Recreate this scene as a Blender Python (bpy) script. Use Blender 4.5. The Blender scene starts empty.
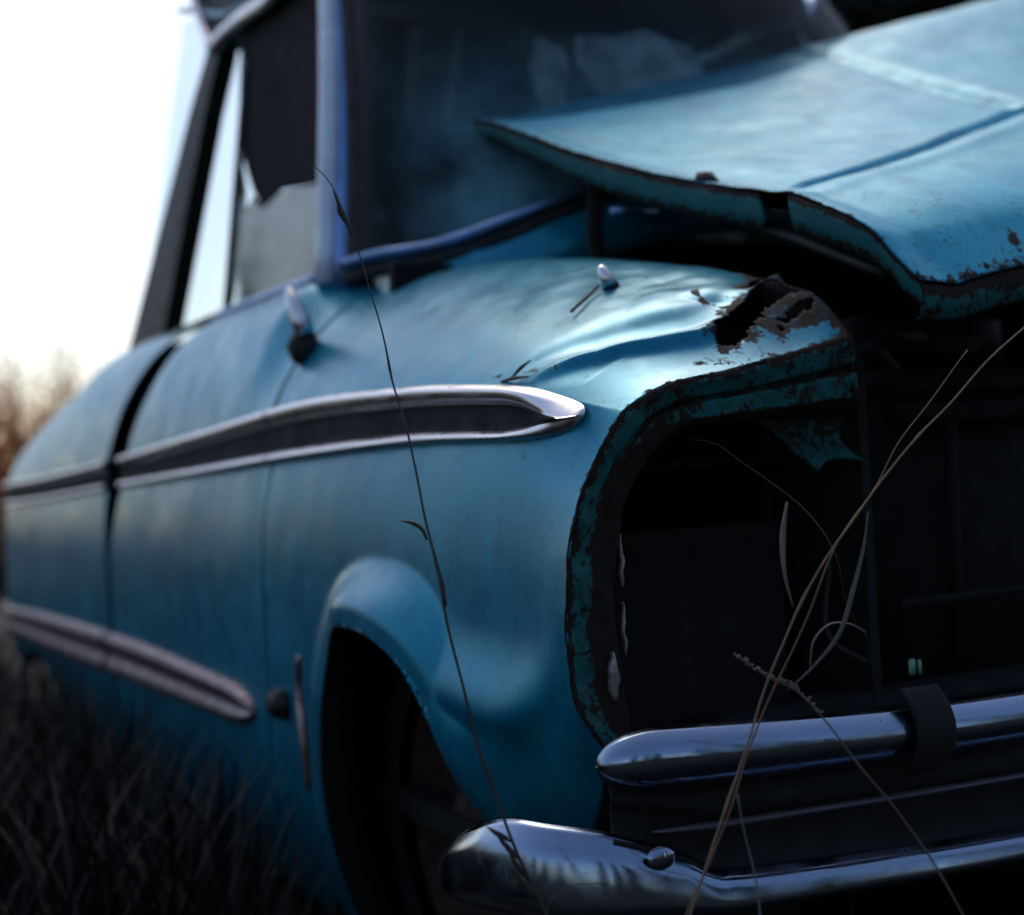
import bpy, math, random
import numpy as np
from mathutils import noise, Vector
random.seed(4); np.random.seed(4)
sc = bpy.context.scene
rad = math.radians

# ------------------------------------------------------------------ camera
HC = .72
AY = rad(27); ROLL = rad(3.0); PITCH = rad(.62); FPX = 1422.
CAM = np.array([-.645, -1.130, HC])
_R0 = np.array([math.cos(AY), -math.sin(AY), 0]); _D0 = np.array([math.sin(AY), math.cos(AY), 0]); _U0 = np.array([0, 0, 1.])
_D = _D0*math.cos(PITCH) + _U0*math.sin(PITCH); _U = -_D0*math.sin(PITCH) + _U0*math.cos(PITCH)
_R = _R0*math.cos(ROLL) - _U*math.sin(ROLL); _UC = _R0*math.sin(ROLL) + _U*math.cos(ROLL)
cam_data = bpy.data.cameras.new('camera'); cam = bpy.data.objects.new('camera', cam_data)
sc.collection.objects.link(cam); sc.camera = cam
from mathutils import Matrix
cam.matrix_world = Matrix(((_R[0], _UC[0], -_D[0], CAM[0]), (_R[1], _UC[1], -_D[1], CAM[1]), (_R[2], _UC[2], -_D[2], CAM[2]), (0, 0, 0, 1)))
cam_data.sensor_width = 36; cam_data.lens = FPX/1024*36
cam_data.clip_start = .05; cam_data.clip_end = 3000
cam_data.dof.use_dof = True; cam_data.dof.focus_distance = 1.29; cam_data.dof.aperture_fstop = 2.9

# ------------------------------------------------------------------ light
SUN_EL = rad(52); SUN_DIR = np.array([.35, .94, 0.])      # towards the sun: behind the car, to its right-hand side
w = bpy.data.worlds.new('World'); sc.world = w; w.use_nodes = True
wn = w.node_tree; bg = wn.nodes['Background']
sky = wn.nodes.new('ShaderNodeTexSky'); sky.sky_type = 'NISHITA'; sky.sun_disc = False
sky.sun_elevation = SUN_EL; sky.sun_rotation = math.atan2(SUN_DIR[0], SUN_DIR[1])
sky.air_density = 1.0; sky.dust_density = 2.2; sky.ozone_density = 1.5
wn.links.new(sky.outputs[0], bg.inputs[0]); bg.inputs[1].default_value = .145
sl = bpy.data.lights.new('sun', 'SUN'); sl.energy = 1.3; sl.angle = rad(35); sl.color = (1, .86, .72)
so = bpy.data.objects.new('sun', sl); sc.collection.objects.link(so)
sd = Vector((SUN_DIR[0]*math.cos(SUN_EL), SUN_DIR[1]*math.cos(SUN_EL), math.sin(SUN_EL)))
so.rotation_euler = sd.to_track_quat('Z', 'Y').to_euler()
sc.view_settings.view_transform = 'Standard'; sc.view_settings.look = 'None'
sc.view_settings.exposure = .22; sc.view_settings.gamma = 1
sc.view_settings.use_white_balance = True; sc.view_settings.white_balance_temperature = 6600; sc.view_settings.white_balance_tint = 10

# ------------------------------------------------------------------ helpers
def ray(px, py):
    return _D + _R*(px-512.)/FPX - _UC*(py-457.5)/FPX
def at(px, py, d=None, s=None, t=None, z=None):
    """world point on the sight line of a photo point, at a distance or on a plane of the car"""
    r = ray(px, py)
    if d is not None: return CAM + r*d
    i, v = (0, s) if s is not None else ((1, t) if t is not None else (2, z))
    return CAM + r*(v-CAM[i])/r[i]

def link(ob, parent=None):
    sc.collection.objects.link(ob)
    if parent: ob.parent = parent
    return ob
def thing(name, label, cat, loc=(0, 0, 0), group=None):
    o = bpy.data.objects.new(name, None); o.empty_display_size = .1; o.location = loc
    o['label'] = label; o['category'] = cat
    if group: o['group'] = group
    return link(o)
def tag(o, label, cat, group=None):
    o['label'] = label; o['category'] = cat
    if group: o['group'] = group
    return o
ORIGIN = {}
def mesh(name, V, Fc, mats, parent=None, mi=None, wear=None, smooth=True, thick=0, label=None, off=None, auto=None):
    V = np.asarray(V, float).reshape(-1, 3)
    o0 = np.array(parent.location) if (parent and parent.parent is None) else np.zeros(3)
    if parent is not None and parent.parent is not None: o0 = np.array(parent.parent.location)
    me = bpy.data.meshes.new(name); me.from_pydata((V-o0).tolist(), [], [list(map(int, f)) for f in Fc]); me.update()
    for m in (mats if isinstance(mats, (list, tuple)) else [mats]): me.materials.append(m)
    if mi is not None: me.polygons.foreach_set('material_index', np.asarray(mi, dtype=np.int32))
    if wear is not None:
        a = me.attributes.new('wear', 'FLOAT', 'POINT'); a.data.foreach_set('value', np.asarray(wear, dtype=np.float32).ravel())
    if smooth:
        me.polygons.foreach_set('use_smooth', [True]*len(me.polygons))
        if auto: me.set_sharp_from_angle(angle=rad(auto))
    ob = bpy.data.objects.new(name, me); link(ob, parent)
    if thick:
        s_ = ob.modifiers.new('sheet', 'SOLIDIFY'); s_.thickness = thick; s_.offset = off if off is not None else 0
    if label: ob['label'] = label
    return ob
def gridfaces(nu, nv, wrapv=False):
    f = []
    for i in range(nu-1):
        for j in range(nv if wrapv else nv-1):
            j2 = (j+1) % nv
            f.append((i*nv+j, i*nv+j2, (i+1)*nv+j2, (i+1)*nv+j))
    return f
def box(c, s, rz=0., bev=.0, rx=0.):
    """bevelled box as V, F"""
    import bmesh
    bm = bmesh.new(); bmesh.ops.create_cube(bm, size=1)
    bmesh.ops.scale(bm, vec=s, verts=bm.verts)
    if bev: bmesh.ops.bevel(bm, geom=list(bm.edges), offset=bev, segments=2, affect='EDGES')
    bmesh.ops.rotate(bm, cent=(0, 0, 0), matrix=Matrix.Rotation(rx, 3, 'X'), verts=bm.verts)
    bmesh.ops.rotate(bm, cent=(0, 0, 0), matrix=Matrix.Rotation(rz, 3, 'Z'), verts=bm.verts)
    bmesh.ops.translate(bm, vec=c, verts=bm.verts)
    V = [tuple(v.co) for v in bm.verts]; F_ = [[v.index for v in f.verts] for f in bm.faces]
    bm.free(); return V, F_
def join(parts):
    V, F_ = [], []
    for v, f in parts:
        n = len(V); V += [tuple(p) for p in v]; F_ += [[i+n for i in q] for q in f]
    return V, F_
def tube(pts, r, n=6, flat=1.0, caps=True):
    """tapered tube along points; r = number or list"""
    P = np.array(pts, float); m = len(P)
    rr = np.full(m, r) if np.isscalar(r) else np.interp(np.linspace(0, 1, m), np.linspace(0, 1, len(r)), r)
    V = []; T = np.gradient(P, axis=0); up = np.array([.13, .21, .97])
    for i in range(m):
        t_ = T[i]/(np.linalg.norm(T[i])+1e-9)
        if abs(t_@up) > .97: up = np.array([1., .1, 0])
        a = np.cross(t_, up); a /= np.linalg.norm(a); b = np.cross(t_, a); up = -b if (-b)@up > 0 else b
        for k in range(n):
            an = 2*math.pi*k/n
            V.append(P[i] + rr[i]*(a*math.cos(an) + b*math.sin(an)*flat))
    F_ = gridfaces(m, n, True)
    if caps: F_ += [list(range(n))[::-1], [(m-1)*n+k for k in range(n)]]
    return V, F_
def spline(pts, n):
    P = np.array(pts, float); m = len(P)
    d = np.r_[0, np.cumsum(np.linalg.norm(np.diff(P, axis=0), axis=1))]
    T = np.gradient(P, d, axis=0); u = np.linspace(0, d[-1], n); out = []
    for x in u:
        i = min(max(np.searchsorted(d, x)-1, 0), m-2); h = d[i+1]-d[i]; q = (x-d[i])/h
        out.append((2*q**3-3*q*q+1)*P[i] + (q**3-2*q*q+q)*h*T[i] + (-2*q**3+3*q*q)*P[i+1] + (q**3-q*q)*h*T[i+1])
    return np.array(out)
def key(x, xs, ys):
    """smooth keyed value"""
    x = np.asarray(x, float); xs = np.array(xs, float); ys = np.array(ys, float)
    sl_ = np.diff(ys)/np.diff(xs); m = np.zeros(len(xs)); m[0] = sl_[0]; m[-1] = sl_[-1]
    for i in range(1, len(xs)-1):
        m[i] = 0 if sl_[i-1]*sl_[i] <= 0 else 2*sl_[i-1]*sl_[i]/(sl_[i-1]+sl_[i])
    xc = np.clip(x, xs[0], xs[-1]); i = np.clip(np.searchsorted(xs, xc)-1, 0, len(xs)-2)
    h = xs[i+1]-xs[i]; q = (xc-xs[i])/h
    return (2*q**3-3*q*q+1)*ys[i] + (q**3-2*q*q+q)*h*m[i] + (-2*q**3+3*q*q)*ys[i+1] + (q**3-q*q)*h*m[i+1]
def sstep(x, a, b):
    q = np.clip((np.asarray(x, float)-a)/(np.asarray(b)-a), 0, 1); return q*q*(3-2*q)
def nz(P, f, seed=0.):
    return np.array([noise.noise(Vector((p[0]*f+seed, p[1]*f-seed, p[2]*f+2*seed))) for p in P])

# ------------------------------------------------------------------ materials
def newmat(name):
    m = bpy.data.materials.new(name); m.use_nodes = True
    nt = m.node_tree; return m, nt, nt.nodes['Principled BSDF']
def N(nt, typ, **kw):
    n = nt.nodes.new(typ)
    for k, v in kw.items():
        if k in n.inputs.keys(): n.inputs[k].default_value = v
        else: setattr(n, k, v)
    return n
def noise_n(nt, scale, detail=5, rough=.6, vec=None, dist=0.):
    n = N(nt, 'ShaderNodeTexNoise'); n.inputs['Scale'].default_value = scale; n.inputs['Detail'].default_value = detail
    n.inputs['Roughness'].default_value = rough; n.inputs['Distortion'].default_value = dist
    if vec is not None: nt.links.new(vec, n.inputs['Vector'])
    return n.outputs['Fac']
def ramp(nt, src, a, b, inv=False):
    n = N(nt, 'ShaderNodeMapRange'); n.inputs['From Min'].default_value = a; n.inputs['From Max'].default_value = b
    if inv: n.inputs['To Min'].default_value = 1; n.inputs['To Max'].default_value = 0
    nt.links.new(src, n.inputs['Value']); return n.outputs[0]
def mathn(nt, op, a, b):
    n = N(nt, 'ShaderNodeMath', operation=op)
    for i, v in enumerate((a, b)):
        if isinstance(v, (int, float)): n.inputs[i].default_value = v
        else: nt.links.new(v, n.inputs[i])
    return n.outputs[0]
def mixc(nt, f, a, b):
    n = N(nt, 'ShaderNodeMix', data_type='RGBA')
    for s_, v in ((0, f), (6, a), (7, b)):
        if isinstance(v, (int, float)): n.inputs[s_].default_value = v
        elif isinstance(v, tuple): n.inputs[s_].default_value = (*v, 1)
        else: nt.links.new(v, n.inputs[s_])
    return n.outputs[2]
def obj_vec(nt, scale=(1, 1, 1)):
    t = N(nt, 'ShaderNodeTexCoord'); mp = N(nt, 'ShaderNodeMapping'); mp.inputs['Scale'].default_value = scale
    nt.links.new(t.outputs['Object'], mp.inputs['Vector']); return mp.outputs[0]
def bumpn(nt, bs, h, strength, dist=.002):
    b = N(nt, 'ShaderNodeBump'); b.inputs['Strength'].default_value = strength; b.inputs['Distance'].default_value = dist
    nt.links.new(h, b.inputs['Height']); nt.links.new(b.outputs[0], bs.inputs['Normal'])

def paint_mat(name, c1, c2, faded, rustbase=.0, speck=.68, rough=(.22, .42), dirt=.5, coat=.35, dust=.0, rs=75, metal=.35):
    m, nt, bs = newmat(name); v = obj_vec(nt); L = nt.links
    big = noise_n(nt, 3.2, 6, .6, v); med = noise_n(nt, 17, 8, .7, v); fine = noise_n(nt, 130, 4, .6, v); grit = noise_n(nt, 420, 3, .6, v)
    col = mixc(nt, ramp(nt, big, .35, .68), c1, c2)
    col = mixc(nt, mathn(nt, 'MULTIPLY', ramp(nt, med, .5, .75), .5), col, faded)
    # dried rain streaks running down the sides
    sv = obj_vec(nt, (26, 26, 2.2)); st = noise_n(nt, 2.0, 5, .65, sv)
    col = mixc(nt, mathn(nt, 'MULTIPLY', ramp(nt, st, .52, .8), dirt*.7), col, (c1[0]*.5+.01, c1[1]*.55+.01, c1[2]*.5+.01))
    # dirt specks
    sp = mathn(nt, 'MULTIPLY', ramp(nt, fine, speck, speck+.05), ramp(nt, med, .42, .62))
    sp2 = mathn(nt, 'MULTIPLY', ramp(nt, grit, .68, .76), ramp(nt, big, .4, .6))
    col = mixc(nt, mathn(nt, 'MULTIPLY', mathn(nt, 'MAXIMUM', sp, sp2), .85), col, (.018, .02, .018))
    # mud splashed up the sills
    zs = N(nt, 'ShaderNodeSeparateXYZ'); nt.links.new(v, zs.inputs[0])
    mud = mathn(nt, 'MULTIPLY', ramp(nt, mathn(nt, 'ADD', zs.outputs[2], mathn(nt, 'MULTIPLY', med, .35)), .36, .62, True), ramp(nt, fine, .35, .6))
    col = mixc(nt, mathn(nt, 'MULTIPLY', mud, .6), col, (.02, .022, .018))
    # worn-through rust near torn edges
    at_ = N(nt, 'ShaderNodeAttribute', attribute_name='wear')
    rn = noise_n(nt, rs, 8, .75, v); rn2 = noise_n(nt, 160, 5, .7, v)
    a = mathn(nt, 'ADD', mathn(nt, 'MULTIPLY', rn, .75), mathn(nt, 'MULTIPLY', rn2, .25))
    thr = mathn(nt, 'SUBTRACT', .72 - rustbase, mathn(nt, 'MULTIPLY', at_.outputs['Fac'], .42))
    d_ = mathn(nt, 'SUBTRACT', a, thr); rm = ramp(nt, d_, 0, .02)
    rustc = mixc(nt, ramp(nt, rn2, .35, .65), (.006, .005, .0045), (.026, .013, .008))
    col = mixc(nt, rm, col, rustc)
    L.new(col, bs.inputs['Base Color'])
    r1 = N(nt, 'ShaderNodeMapRange'); r1.inputs['From Min'].default_value = .3; r1.inputs['From Max'].default_value = .7
    r1.inputs['To Min'].default_value = rough[0]; r1.inputs['To Max'].default_value = rough[1]
    L.new(med, r1.inputs['Value'])
    L.new(mathn(nt, 'MAXIMUM', r1.outputs[0], mathn(nt, 'MULTIPLY', rm, .85)), bs.inputs['Roughness'])
    bs.inputs['Specular IOR Level'].default_value = .3; L.new(mathn(nt, 'MULTIPLY', mathn(nt, 'SUBTRACT', 1., rm), metal), bs.inputs['Metallic'])
    cm = mathn(nt, 'MULTIPLY', mathn(nt, 'SUBTRACT', 1., rm), coat)
    L.new(cm, bs.inputs['Coat Weight']); bs.inputs['Coat Roughness'].default_value = .22
    h = mathn(nt, 'ADD', mathn(nt, 'MULTIPLY', rm, -1.0), mathn(nt, 'ADD', mathn(nt, 'MULTIPLY', rn2, .12), mathn(nt, 'MULTIPLY', med, .3)))
    bumpn(nt, bs, h, .45, .0015)
    return m
TEAL = (.001, .19, .31); TEAL2 = (.001, .27, .40)
M_paint = paint_mat('faded_blue_paint', TEAL, TEAL2, (.02, .38, .54), .03, .64, coat=.1, dirt=.8)
def mottle(m, scale, c, amt):
    nt = m.node_tree; bs = nt.nodes['Principled BSDF']; src = bs.inputs['Base Color'].links[0].from_socket
    v = obj_vec(nt, (1, .55, 1)); n1 = noise_n(nt, scale, 9, .78, v, .8); n2 = noise_n(nt, scale*3.1, 6, .7, v, 1.2)
    f = mathn(nt, 'MULTIPLY', mathn(nt, 'MAXIMUM', ramp(nt, n1, .50, .62), mathn(nt, 'MULTIPLY', ramp(nt, n2, .56, .66), .8)), amt)
    nt.links.new(mixc(nt, f, src, c), bs.inputs['Base Color']); return m
M_hood = paint_mat('weathered_hood_paint', (.008, .31, .48), (.02, .42, .58), (.13, .50, .62), .04, .57, (.36, .58), .2, .1, metal=.2)
mottle(M_hood, 7, (.01, .20, .34), .55); mottle(M_paint, 5, (.003, .13, .25), .35)
M_flange = paint_mat('rusted_teal_paint', (.002, .095, .10), (.003, .13, .13), (.006, .15, .15), .17, .52, (.5, .8), .7, 0, rs=95, metal=0)
M_under = paint_mat('hood_underside_paint', (.002, .10, .11), (.003, .14, .15), (.006, .16, .17), .08, .6, (.5, .8), .8, 0, metal=0)

def simple(name, c, rough=.6, metal=0., ns=30, var=.35, bump=.2, dark=None):
    m, nt, bs = newmat(name); v = obj_vec(nt); n1 = noise_n(nt, ns, 6, .65, v)
    c2 = dark if dark else tuple(x*(1-var) for x in c)
    nt.links.new(mixc(nt, ramp(nt, n1, .35, .65), c, c2), bs.inputs['Base Color'])
    r = N(nt, 'ShaderNodeMapRange'); r.inputs['From Min'].default_value = .3; r.inputs['From Max'].default_value = .7
    r.inputs['To Min'].default_value = max(rough-.12, .03); r.inputs['To Max'].default_value = min(rough+.15, 1)
    nt.links.new(n1, r.inputs['Value']); nt.links.new(r.outputs[0], bs.inputs['Roughness'])
    bs.inputs['Metallic'].default_value = metal
    if bump: bumpn(nt, bs, n1, bump, .002)
    return m
def chrome_mat(name, c=(.62, .63, .66), rough=.1, pits=.66):
    m, nt, bs = newmat(name); v = obj_vec(nt)
    fine = noise_n(nt, 190, 4, .7, v); med = noise_n(nt, 14, 6, .7, v)
    pit = mathn(nt, 'MULTIPLY', ramp(nt, fine, pits, pits+.06), ramp(nt, med, .45, .6))
    nt.links.new(mixc(nt, pit, c, (.05, .03, .02)), bs.inputs['Base Color'])
    nt.links.new(mathn(nt, 'SUBTRACT', 1., pit), bs.inputs['Metallic'])
    r = N(nt, 'ShaderNodeMapRange'); r.inputs['From Min'].default_value = .35; r.inputs['From Max'].default_value = .75
    r.inputs['To Min'].default_value = rough; r.inputs['To Max'].default_value = rough+.3
    nt.links.new(med, r.inputs['Value']); nt.links.new(mathn(nt, 'MAXIMUM', r.outputs[0], mathn(nt, 'MULTIPLY', pit, .8)), bs.inputs['Roughness'])
    bumpn(nt, bs, mathn(nt, 'ADD', med, mathn(nt, 'MULTIPLY', pit, -.6)), .12, .002)
    return m
M_chrome = chrome_mat('bumper_chrome', (.27, .34, .46), .08, .66); M_trim = chrome_mat('trim_metal', (.74, .72, .76), .2, .7)
M_trimdark = simple('trim_channel', (.008, .006, .009), .85)
M_black = simple('black_metal', (.006, .0055, .0055), .9); M_dull = simple('dulled_trim_metal', (.27, .22, .25), .5, .8, 40, .5, .3, (.16, .12, .12)); M_rubber = simple('perished_rubber', (.014, .014, .016), .75)  # near-black for bay, jambs, wheelhouse and bumper channel
M_rust = simple('rust_brown', (.05, .022, .011), .85, 0, 60, .6, .5, (.012, .008, .006))
M_darkpaint = simple('black_frame_paint', (.008, .008, .010), .6)
M_frame = simple('window_frame_metal', (.20, .33, .60), .32, .8, 20, .2, .1)
M_pale = simple('sky_pale_window_metal', (.72, .80, .92), .35, .1, 20, .2, .1); M_lining = simple('torn_lining_cloth', (.010, .010, .012), .95); M_seat = simple('seat_vinyl', (.05, .055, .06), .6)  # pale post metal: sky reflection put into its base colour
M_cover = simple('pale_patch_cloth', (.70, .74, .70), .8, 0, 14, .5, .6)
M_silver = simple('pale_corroded_foil', (.5, .46, .45), .45, .6, 80, .6, .6)

def glass_mat(name, tint=(.75, .85, .9), fog=.12, fogc=(.35, .42, .42), rough=.03, hood_refl=False):
    m = bpy.data.materials.new(name); m.use_nodes = True; nt = m.node_tree; nt.nodes.clear()
    out = N(nt, 'ShaderNodeOutputMaterial'); tr = N(nt, 'ShaderNodeBsdfTransparent'); tr.inputs[0].default_value = (*tint, 1)
    gl = N(nt, 'ShaderNodeBsdfGlossy'); gl.inputs['Roughness'].default_value = rough
    fr = N(nt, 'ShaderNodeFresnel'); fr.inputs['IOR'].default_value = 1.52
    mx = N(nt, 'ShaderNodeMixShader'); f2 = mathn(nt, 'MULTIPLY', fr.outputs[0], .3 if hood_refl else 1.8)
    nt.links.new(f2, mx.inputs[0]); nt.links.new(tr.outputs[0], mx.inputs[1]); nt.links.new(gl.outputs[0], mx.inputs[2])
    df = N(nt, 'ShaderNodeBsdfDiffuse'); df.inputs[0].default_value = (*fogc, 1)
    v = obj_vec(nt); n1 = noise_n(nt, 6, 6, .65, v)
    fogf = mathn(nt, 'MULTIPLY', ramp(nt, n1, .3, .75), fog)
    if hood_refl:      # hood's teal reflection painted over the lower corner of the pane
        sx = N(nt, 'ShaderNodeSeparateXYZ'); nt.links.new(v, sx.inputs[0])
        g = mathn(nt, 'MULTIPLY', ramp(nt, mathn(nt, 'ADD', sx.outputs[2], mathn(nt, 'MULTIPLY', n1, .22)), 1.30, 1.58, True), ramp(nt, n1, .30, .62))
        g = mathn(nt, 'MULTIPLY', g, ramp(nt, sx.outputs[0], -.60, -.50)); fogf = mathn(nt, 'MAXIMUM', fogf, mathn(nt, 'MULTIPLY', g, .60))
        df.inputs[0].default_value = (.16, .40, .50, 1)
    m2 = N(nt, 'ShaderNodeMixShader'); nt.links.new(fogf, m2.inputs[0])
    nt.links.new(mx.outputs[0], m2.inputs[1]); nt.links.new(df.outputs[0], m2.inputs[2]); nt.links.new(m2.outputs[0], out.inputs[0])
    return m
M_glass = glass_mat('dirty_glass', fog=.06); M_wind = glass_mat('grimy_glass_painted_refl', (.50, .60, .66), .03, hood_refl=True); M_fog = glass_mat('fogged_side_glass', (.9, .97, .95), .30, (.5, .58, .55), .1)

def grass_mat(name, c1, c2, rough=.8):
    m, nt, bs = newmat(name); v = obj_vec(nt); n1 = noise_n(nt, 3.0, 4, .6, v); n2 = noise_n(nt, 60, 3, .6, v)
    nt.links.new(mixc(nt, mathn(nt, 'MULTIPLY', mathn(nt, 'ADD', n1, n2), .5), c1, c2), bs.inputs['Base Color'])
    bs.inputs['Roughness'].default_value = rough; return m
M_grass = grass_mat('dark_meadow_grass', (.003, .004, .003), (.010, .009, .006))
M_straw = grass_mat('dry_straw', (.13, .085, .055), (.24, .17, .115)); M_strawdark = grass_mat('dark_dry_stem', (.02, .014, .012), (.05, .036, .03))
M_leafdry = grass_mat('dry_grey_leaf', (.10, .085, .08), (.20, .17, .16))
M_bush = grass_mat('autumn_leaves', (.50, .17, .06), (.62, .28, .13)); M_bush.node_tree.nodes['Principled BSDF'].inputs['Transmission Weight'].default_value = .35; M_bush.node_tree.nodes['Principled BSDF'].inputs['IOR'].default_value = 1.05; M_twig = grass_mat('bare_twigs', (.05, .035, .03), (.09, .06, .05))
M_needle = grass_mat('dark_needles', (.010, .018, .016), (.024, .036, .028)); M_bark = simple('bark', (.05, .035, .028), .9)

# ------------------------------------------------------------------ ground
GZ = .0
def build_ground():
    xs = np.r_[-900, -300, -100, np.linspace(-30, 30, 61), 100, 300, 900]
    V = []; n = len(xs)
    for x in xs:
        for y in xs:
            r = math.hypot(x, y)
            V.append((x, y, GZ - .02 + .10*noise.noise(Vector((x*.15, y*.15, 0)))*min(1, max(0, (r-5)/8))))
    g = mesh('ground', V, gridfaces(n, n), simple('damp_soil', (.012, .012, .008), .95, 0, 4, .5, .5)); g['kind'] = 'structure'
build_ground()

# ------------------------------------------------------------------ the car body, as functions of s (across), t (back from the nose), z
WID = 1.66
T_ = [0, .154, .42, .79, 1.33, 2.24, 3.2, 4.6]
def zTT(t): return key(t, T_, [.790, .808, .827, .838, .823, .796, .780, .77])
def zTB(t): return key(t, T_, [.748, .753, .760, .757, .747, .730, .708, .685])
def sI(t): return key(t, [0, .85, .98, 1.12, 2.6, 3.5, 4.6], [.33, .33, .30, .17, .155, .20, .28])
def zI(t): return key(t, [0, .10, .226, .374, .604, .858, 1.1, 1.7, 2.55, 3.3, 4.6], [.873, .907, .943, .975, 1.017, 1.048, 1.062, 1.071, 1.086, 1.03, .90])
def tail(t): return .22*np.clip((np.asarray(t, float)-3.7)/.9, 0, 1)**2.2
ARC_T, ARC_Z, ARC_A, ARC_B = .480, .32, .222, .226
def arch_sd(t, z):
    """>1 outside the wheel opening"""
    zz = np.where(z > ARC_Z, (z-ARC_Z)/ARC_B, 0)
    return (np.abs((t-ARC_T)/ARC_A)**2.4 + np.abs(zz)**2.4)**(1/2.4)
def side_s(t, z):
    s = -.012 + .024*np.clip((z-.56)/.19, 0, 2)**2
    fr = 1-sstep(t, .25, .75)
    turn = .462*fr + .34*(1-fr); amt = .07*fr + .045*(1-fr); rng = .14*fr + .22*(1-fr)
    s = s + amt*np.clip((turn-z)/rng, 0, 1.5)**2
    # flared lip round the wheel and the ledge that runs from it to the nose
    q = arch_sd(t, z); fl = np.clip(1-(q-1)/.36, 0, 1)
    flare = .046*(.55+.45*sstep(t, .24, .42))*(sstep(fl, 0, .75))*(1-.72*sstep(t, .50, .68))
    zc_ = .470 + .06*np.clip(t, 0, .4); led = .026*np.exp(-((z-zc_)/np.where(z > zc_, .050, .026))**2)*sstep(t, -.04, .10)*(1-sstep(t, .30, .44))
    return s - np.maximum(flare, led) + tail(t)
RZ = [.458, .490, .521, .603, .674, .737, .762, .787]; RS = [.012, -.012, -.023, -.023, -.008, .022, .042, .069]
def rim_pt(v):
    """outline of the headlight opening, v 0..1"""
    v = np.asarray(v, float)
    vs = [0, .10, .2, .3, .38, .45, .475, .5, .62, .75, 1.0]
    S = key(v, vs, [.012, -.020, -.024, -.018, -.006, .022, .035, .050, .100, .170, .324])
    Z = key(v, vs, [.458, .515, .570, .640, .686, .737, .755, .772, .796, .808, .842])
    return S, Z
def zB(t): return key(t, [0, .24, .30, .70, .76, 4.6], [.330, .330, .330, .10, .07, .12])
def body(t, v):
    """t, v arrays -> (N,3) points: v 0-.45 side, .45-.5 trim band, .5-1 shoulder and top"""
    t = np.asarray(t, float); v = np.asarray(v, float)
    a = np.clip(v/.45, 0, 1); b = np.clip((v-.45)/.05, 0, 1); c = np.clip((v-.5)/.5, 0, 1)
    z_side = zB(t) + (zTB(t)-zB(t))*a + (zTT(t)-zTB(t))*b
    s_side_ = side_s(t, np.minimum(z_side, zTB(t))) + .006*b
    th0, th1 = rad(24), rad(84); th = th0 + (th1-th0)*c
    fs = (math.cos(th0)-np.cos(th))/(math.cos(th0)-math.cos(th1)); fz = (np.sin(th)-math.sin(th0))/(math.sin(th1)-math.sin(th0))
    s = s_side_ + (sI(t)-.018)*fs*np.where(c > 0, 1, 0)
    z = z_side + (zI(t)-zTT(t))*fz
    S0, Z0 = rim_pt(v)
    te = .17 - .09*c**3
    w_ = np.clip((1-sstep(t, -.10, te))**1.3 / (1-sstep(0, -.10, te))**1.3, 0, 1)
    return np.stack([s*(1-w_)+S0*w_, t + 0*v, z*(1-w_)+Z0*w_], -1)
def normals(P):
    a = np.gradient(P, axis=0); b = np.gradient(P, axis=1); n = np.cross(a, b)
    n /= np.linalg.norm(n, axis=2, keepdims=True)+1e-9
    return n
#==MATH==
car = thing('abandoned_car', 'derelict blue vintage car with lifted hood, rusted fender edge and missing headlight and grille', 'car', (.83, 2.0, GZ))

def mirror(V): V = np.array(V, float).reshape(-1, 3).copy(); V[:, 0] = WID - V[:, 0]; return V
def flip(F_): return [list(f)[::-1] for f in F_]

# ---- front fender
def segd(p, pts):
    p = np.asarray(p); best = np.full(len(p), 9.)
    for a, b in zip(pts[:-1], pts[1:]):
        a = np.array(a); b = np.array(b); ab = b-a
        q = np.clip(((p-a)@ab)/(ab@ab), 0, 1)
        best = np.minimum(best, np.linalg.norm(p-(a+q[:, None]*ab), axis=1))
    return best
CREST = [(.135, .025), (.113, .047), (.088, .079), (.070, .128), (.058, .177), (.058, .230), (.10, .30), (.13, .34)]
HOLE1 = [(.046, .207), (.064, .243), (.088, .315)]
HOLE2 = [(.112, .292), (.128, .312), (.15, .345)]
HOLE3 = [(.035, .262), (.048, .30), (.06, .345)]
def dents(P, n):
    X = P.reshape(-1, 3); t = X[:, 1]; s_ = X[:, 0]; top = sstep(X[:, 2], .80, .84)
    d = .0016*nz(X, 4., 3.) + .0005*nz(X, 13., 1.)
    ts = np.stack([t, s_], -1)
    # brow crease: sharp fold, surface drops on its rear side
    cd = segd(ts, CREST)
    d += top*.009*np.exp(-(cd/.008)**2)*(1-sstep(t, .12, .17))
    rear = np.clip(cd/.05, 0, 1)
    d -= top*.003*np.exp(-((cd-.030)/.016)**2)*(t > .07)
    # crumpled facets behind the crease
    a = np.abs(nz(X, 9., 7.)); b = np.abs(nz(X, 16., 11.))
    reg = top*np.exp(-(((t-.20)/.13)**2 + ((s_-.24)/.09)**2))
    d += reg*(.012*a + .004*b - .004)
    # long soft raised crown along the fender top
    return (X + n.reshape(-1, 3)*d[:, None]).reshape(P.shape)
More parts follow.
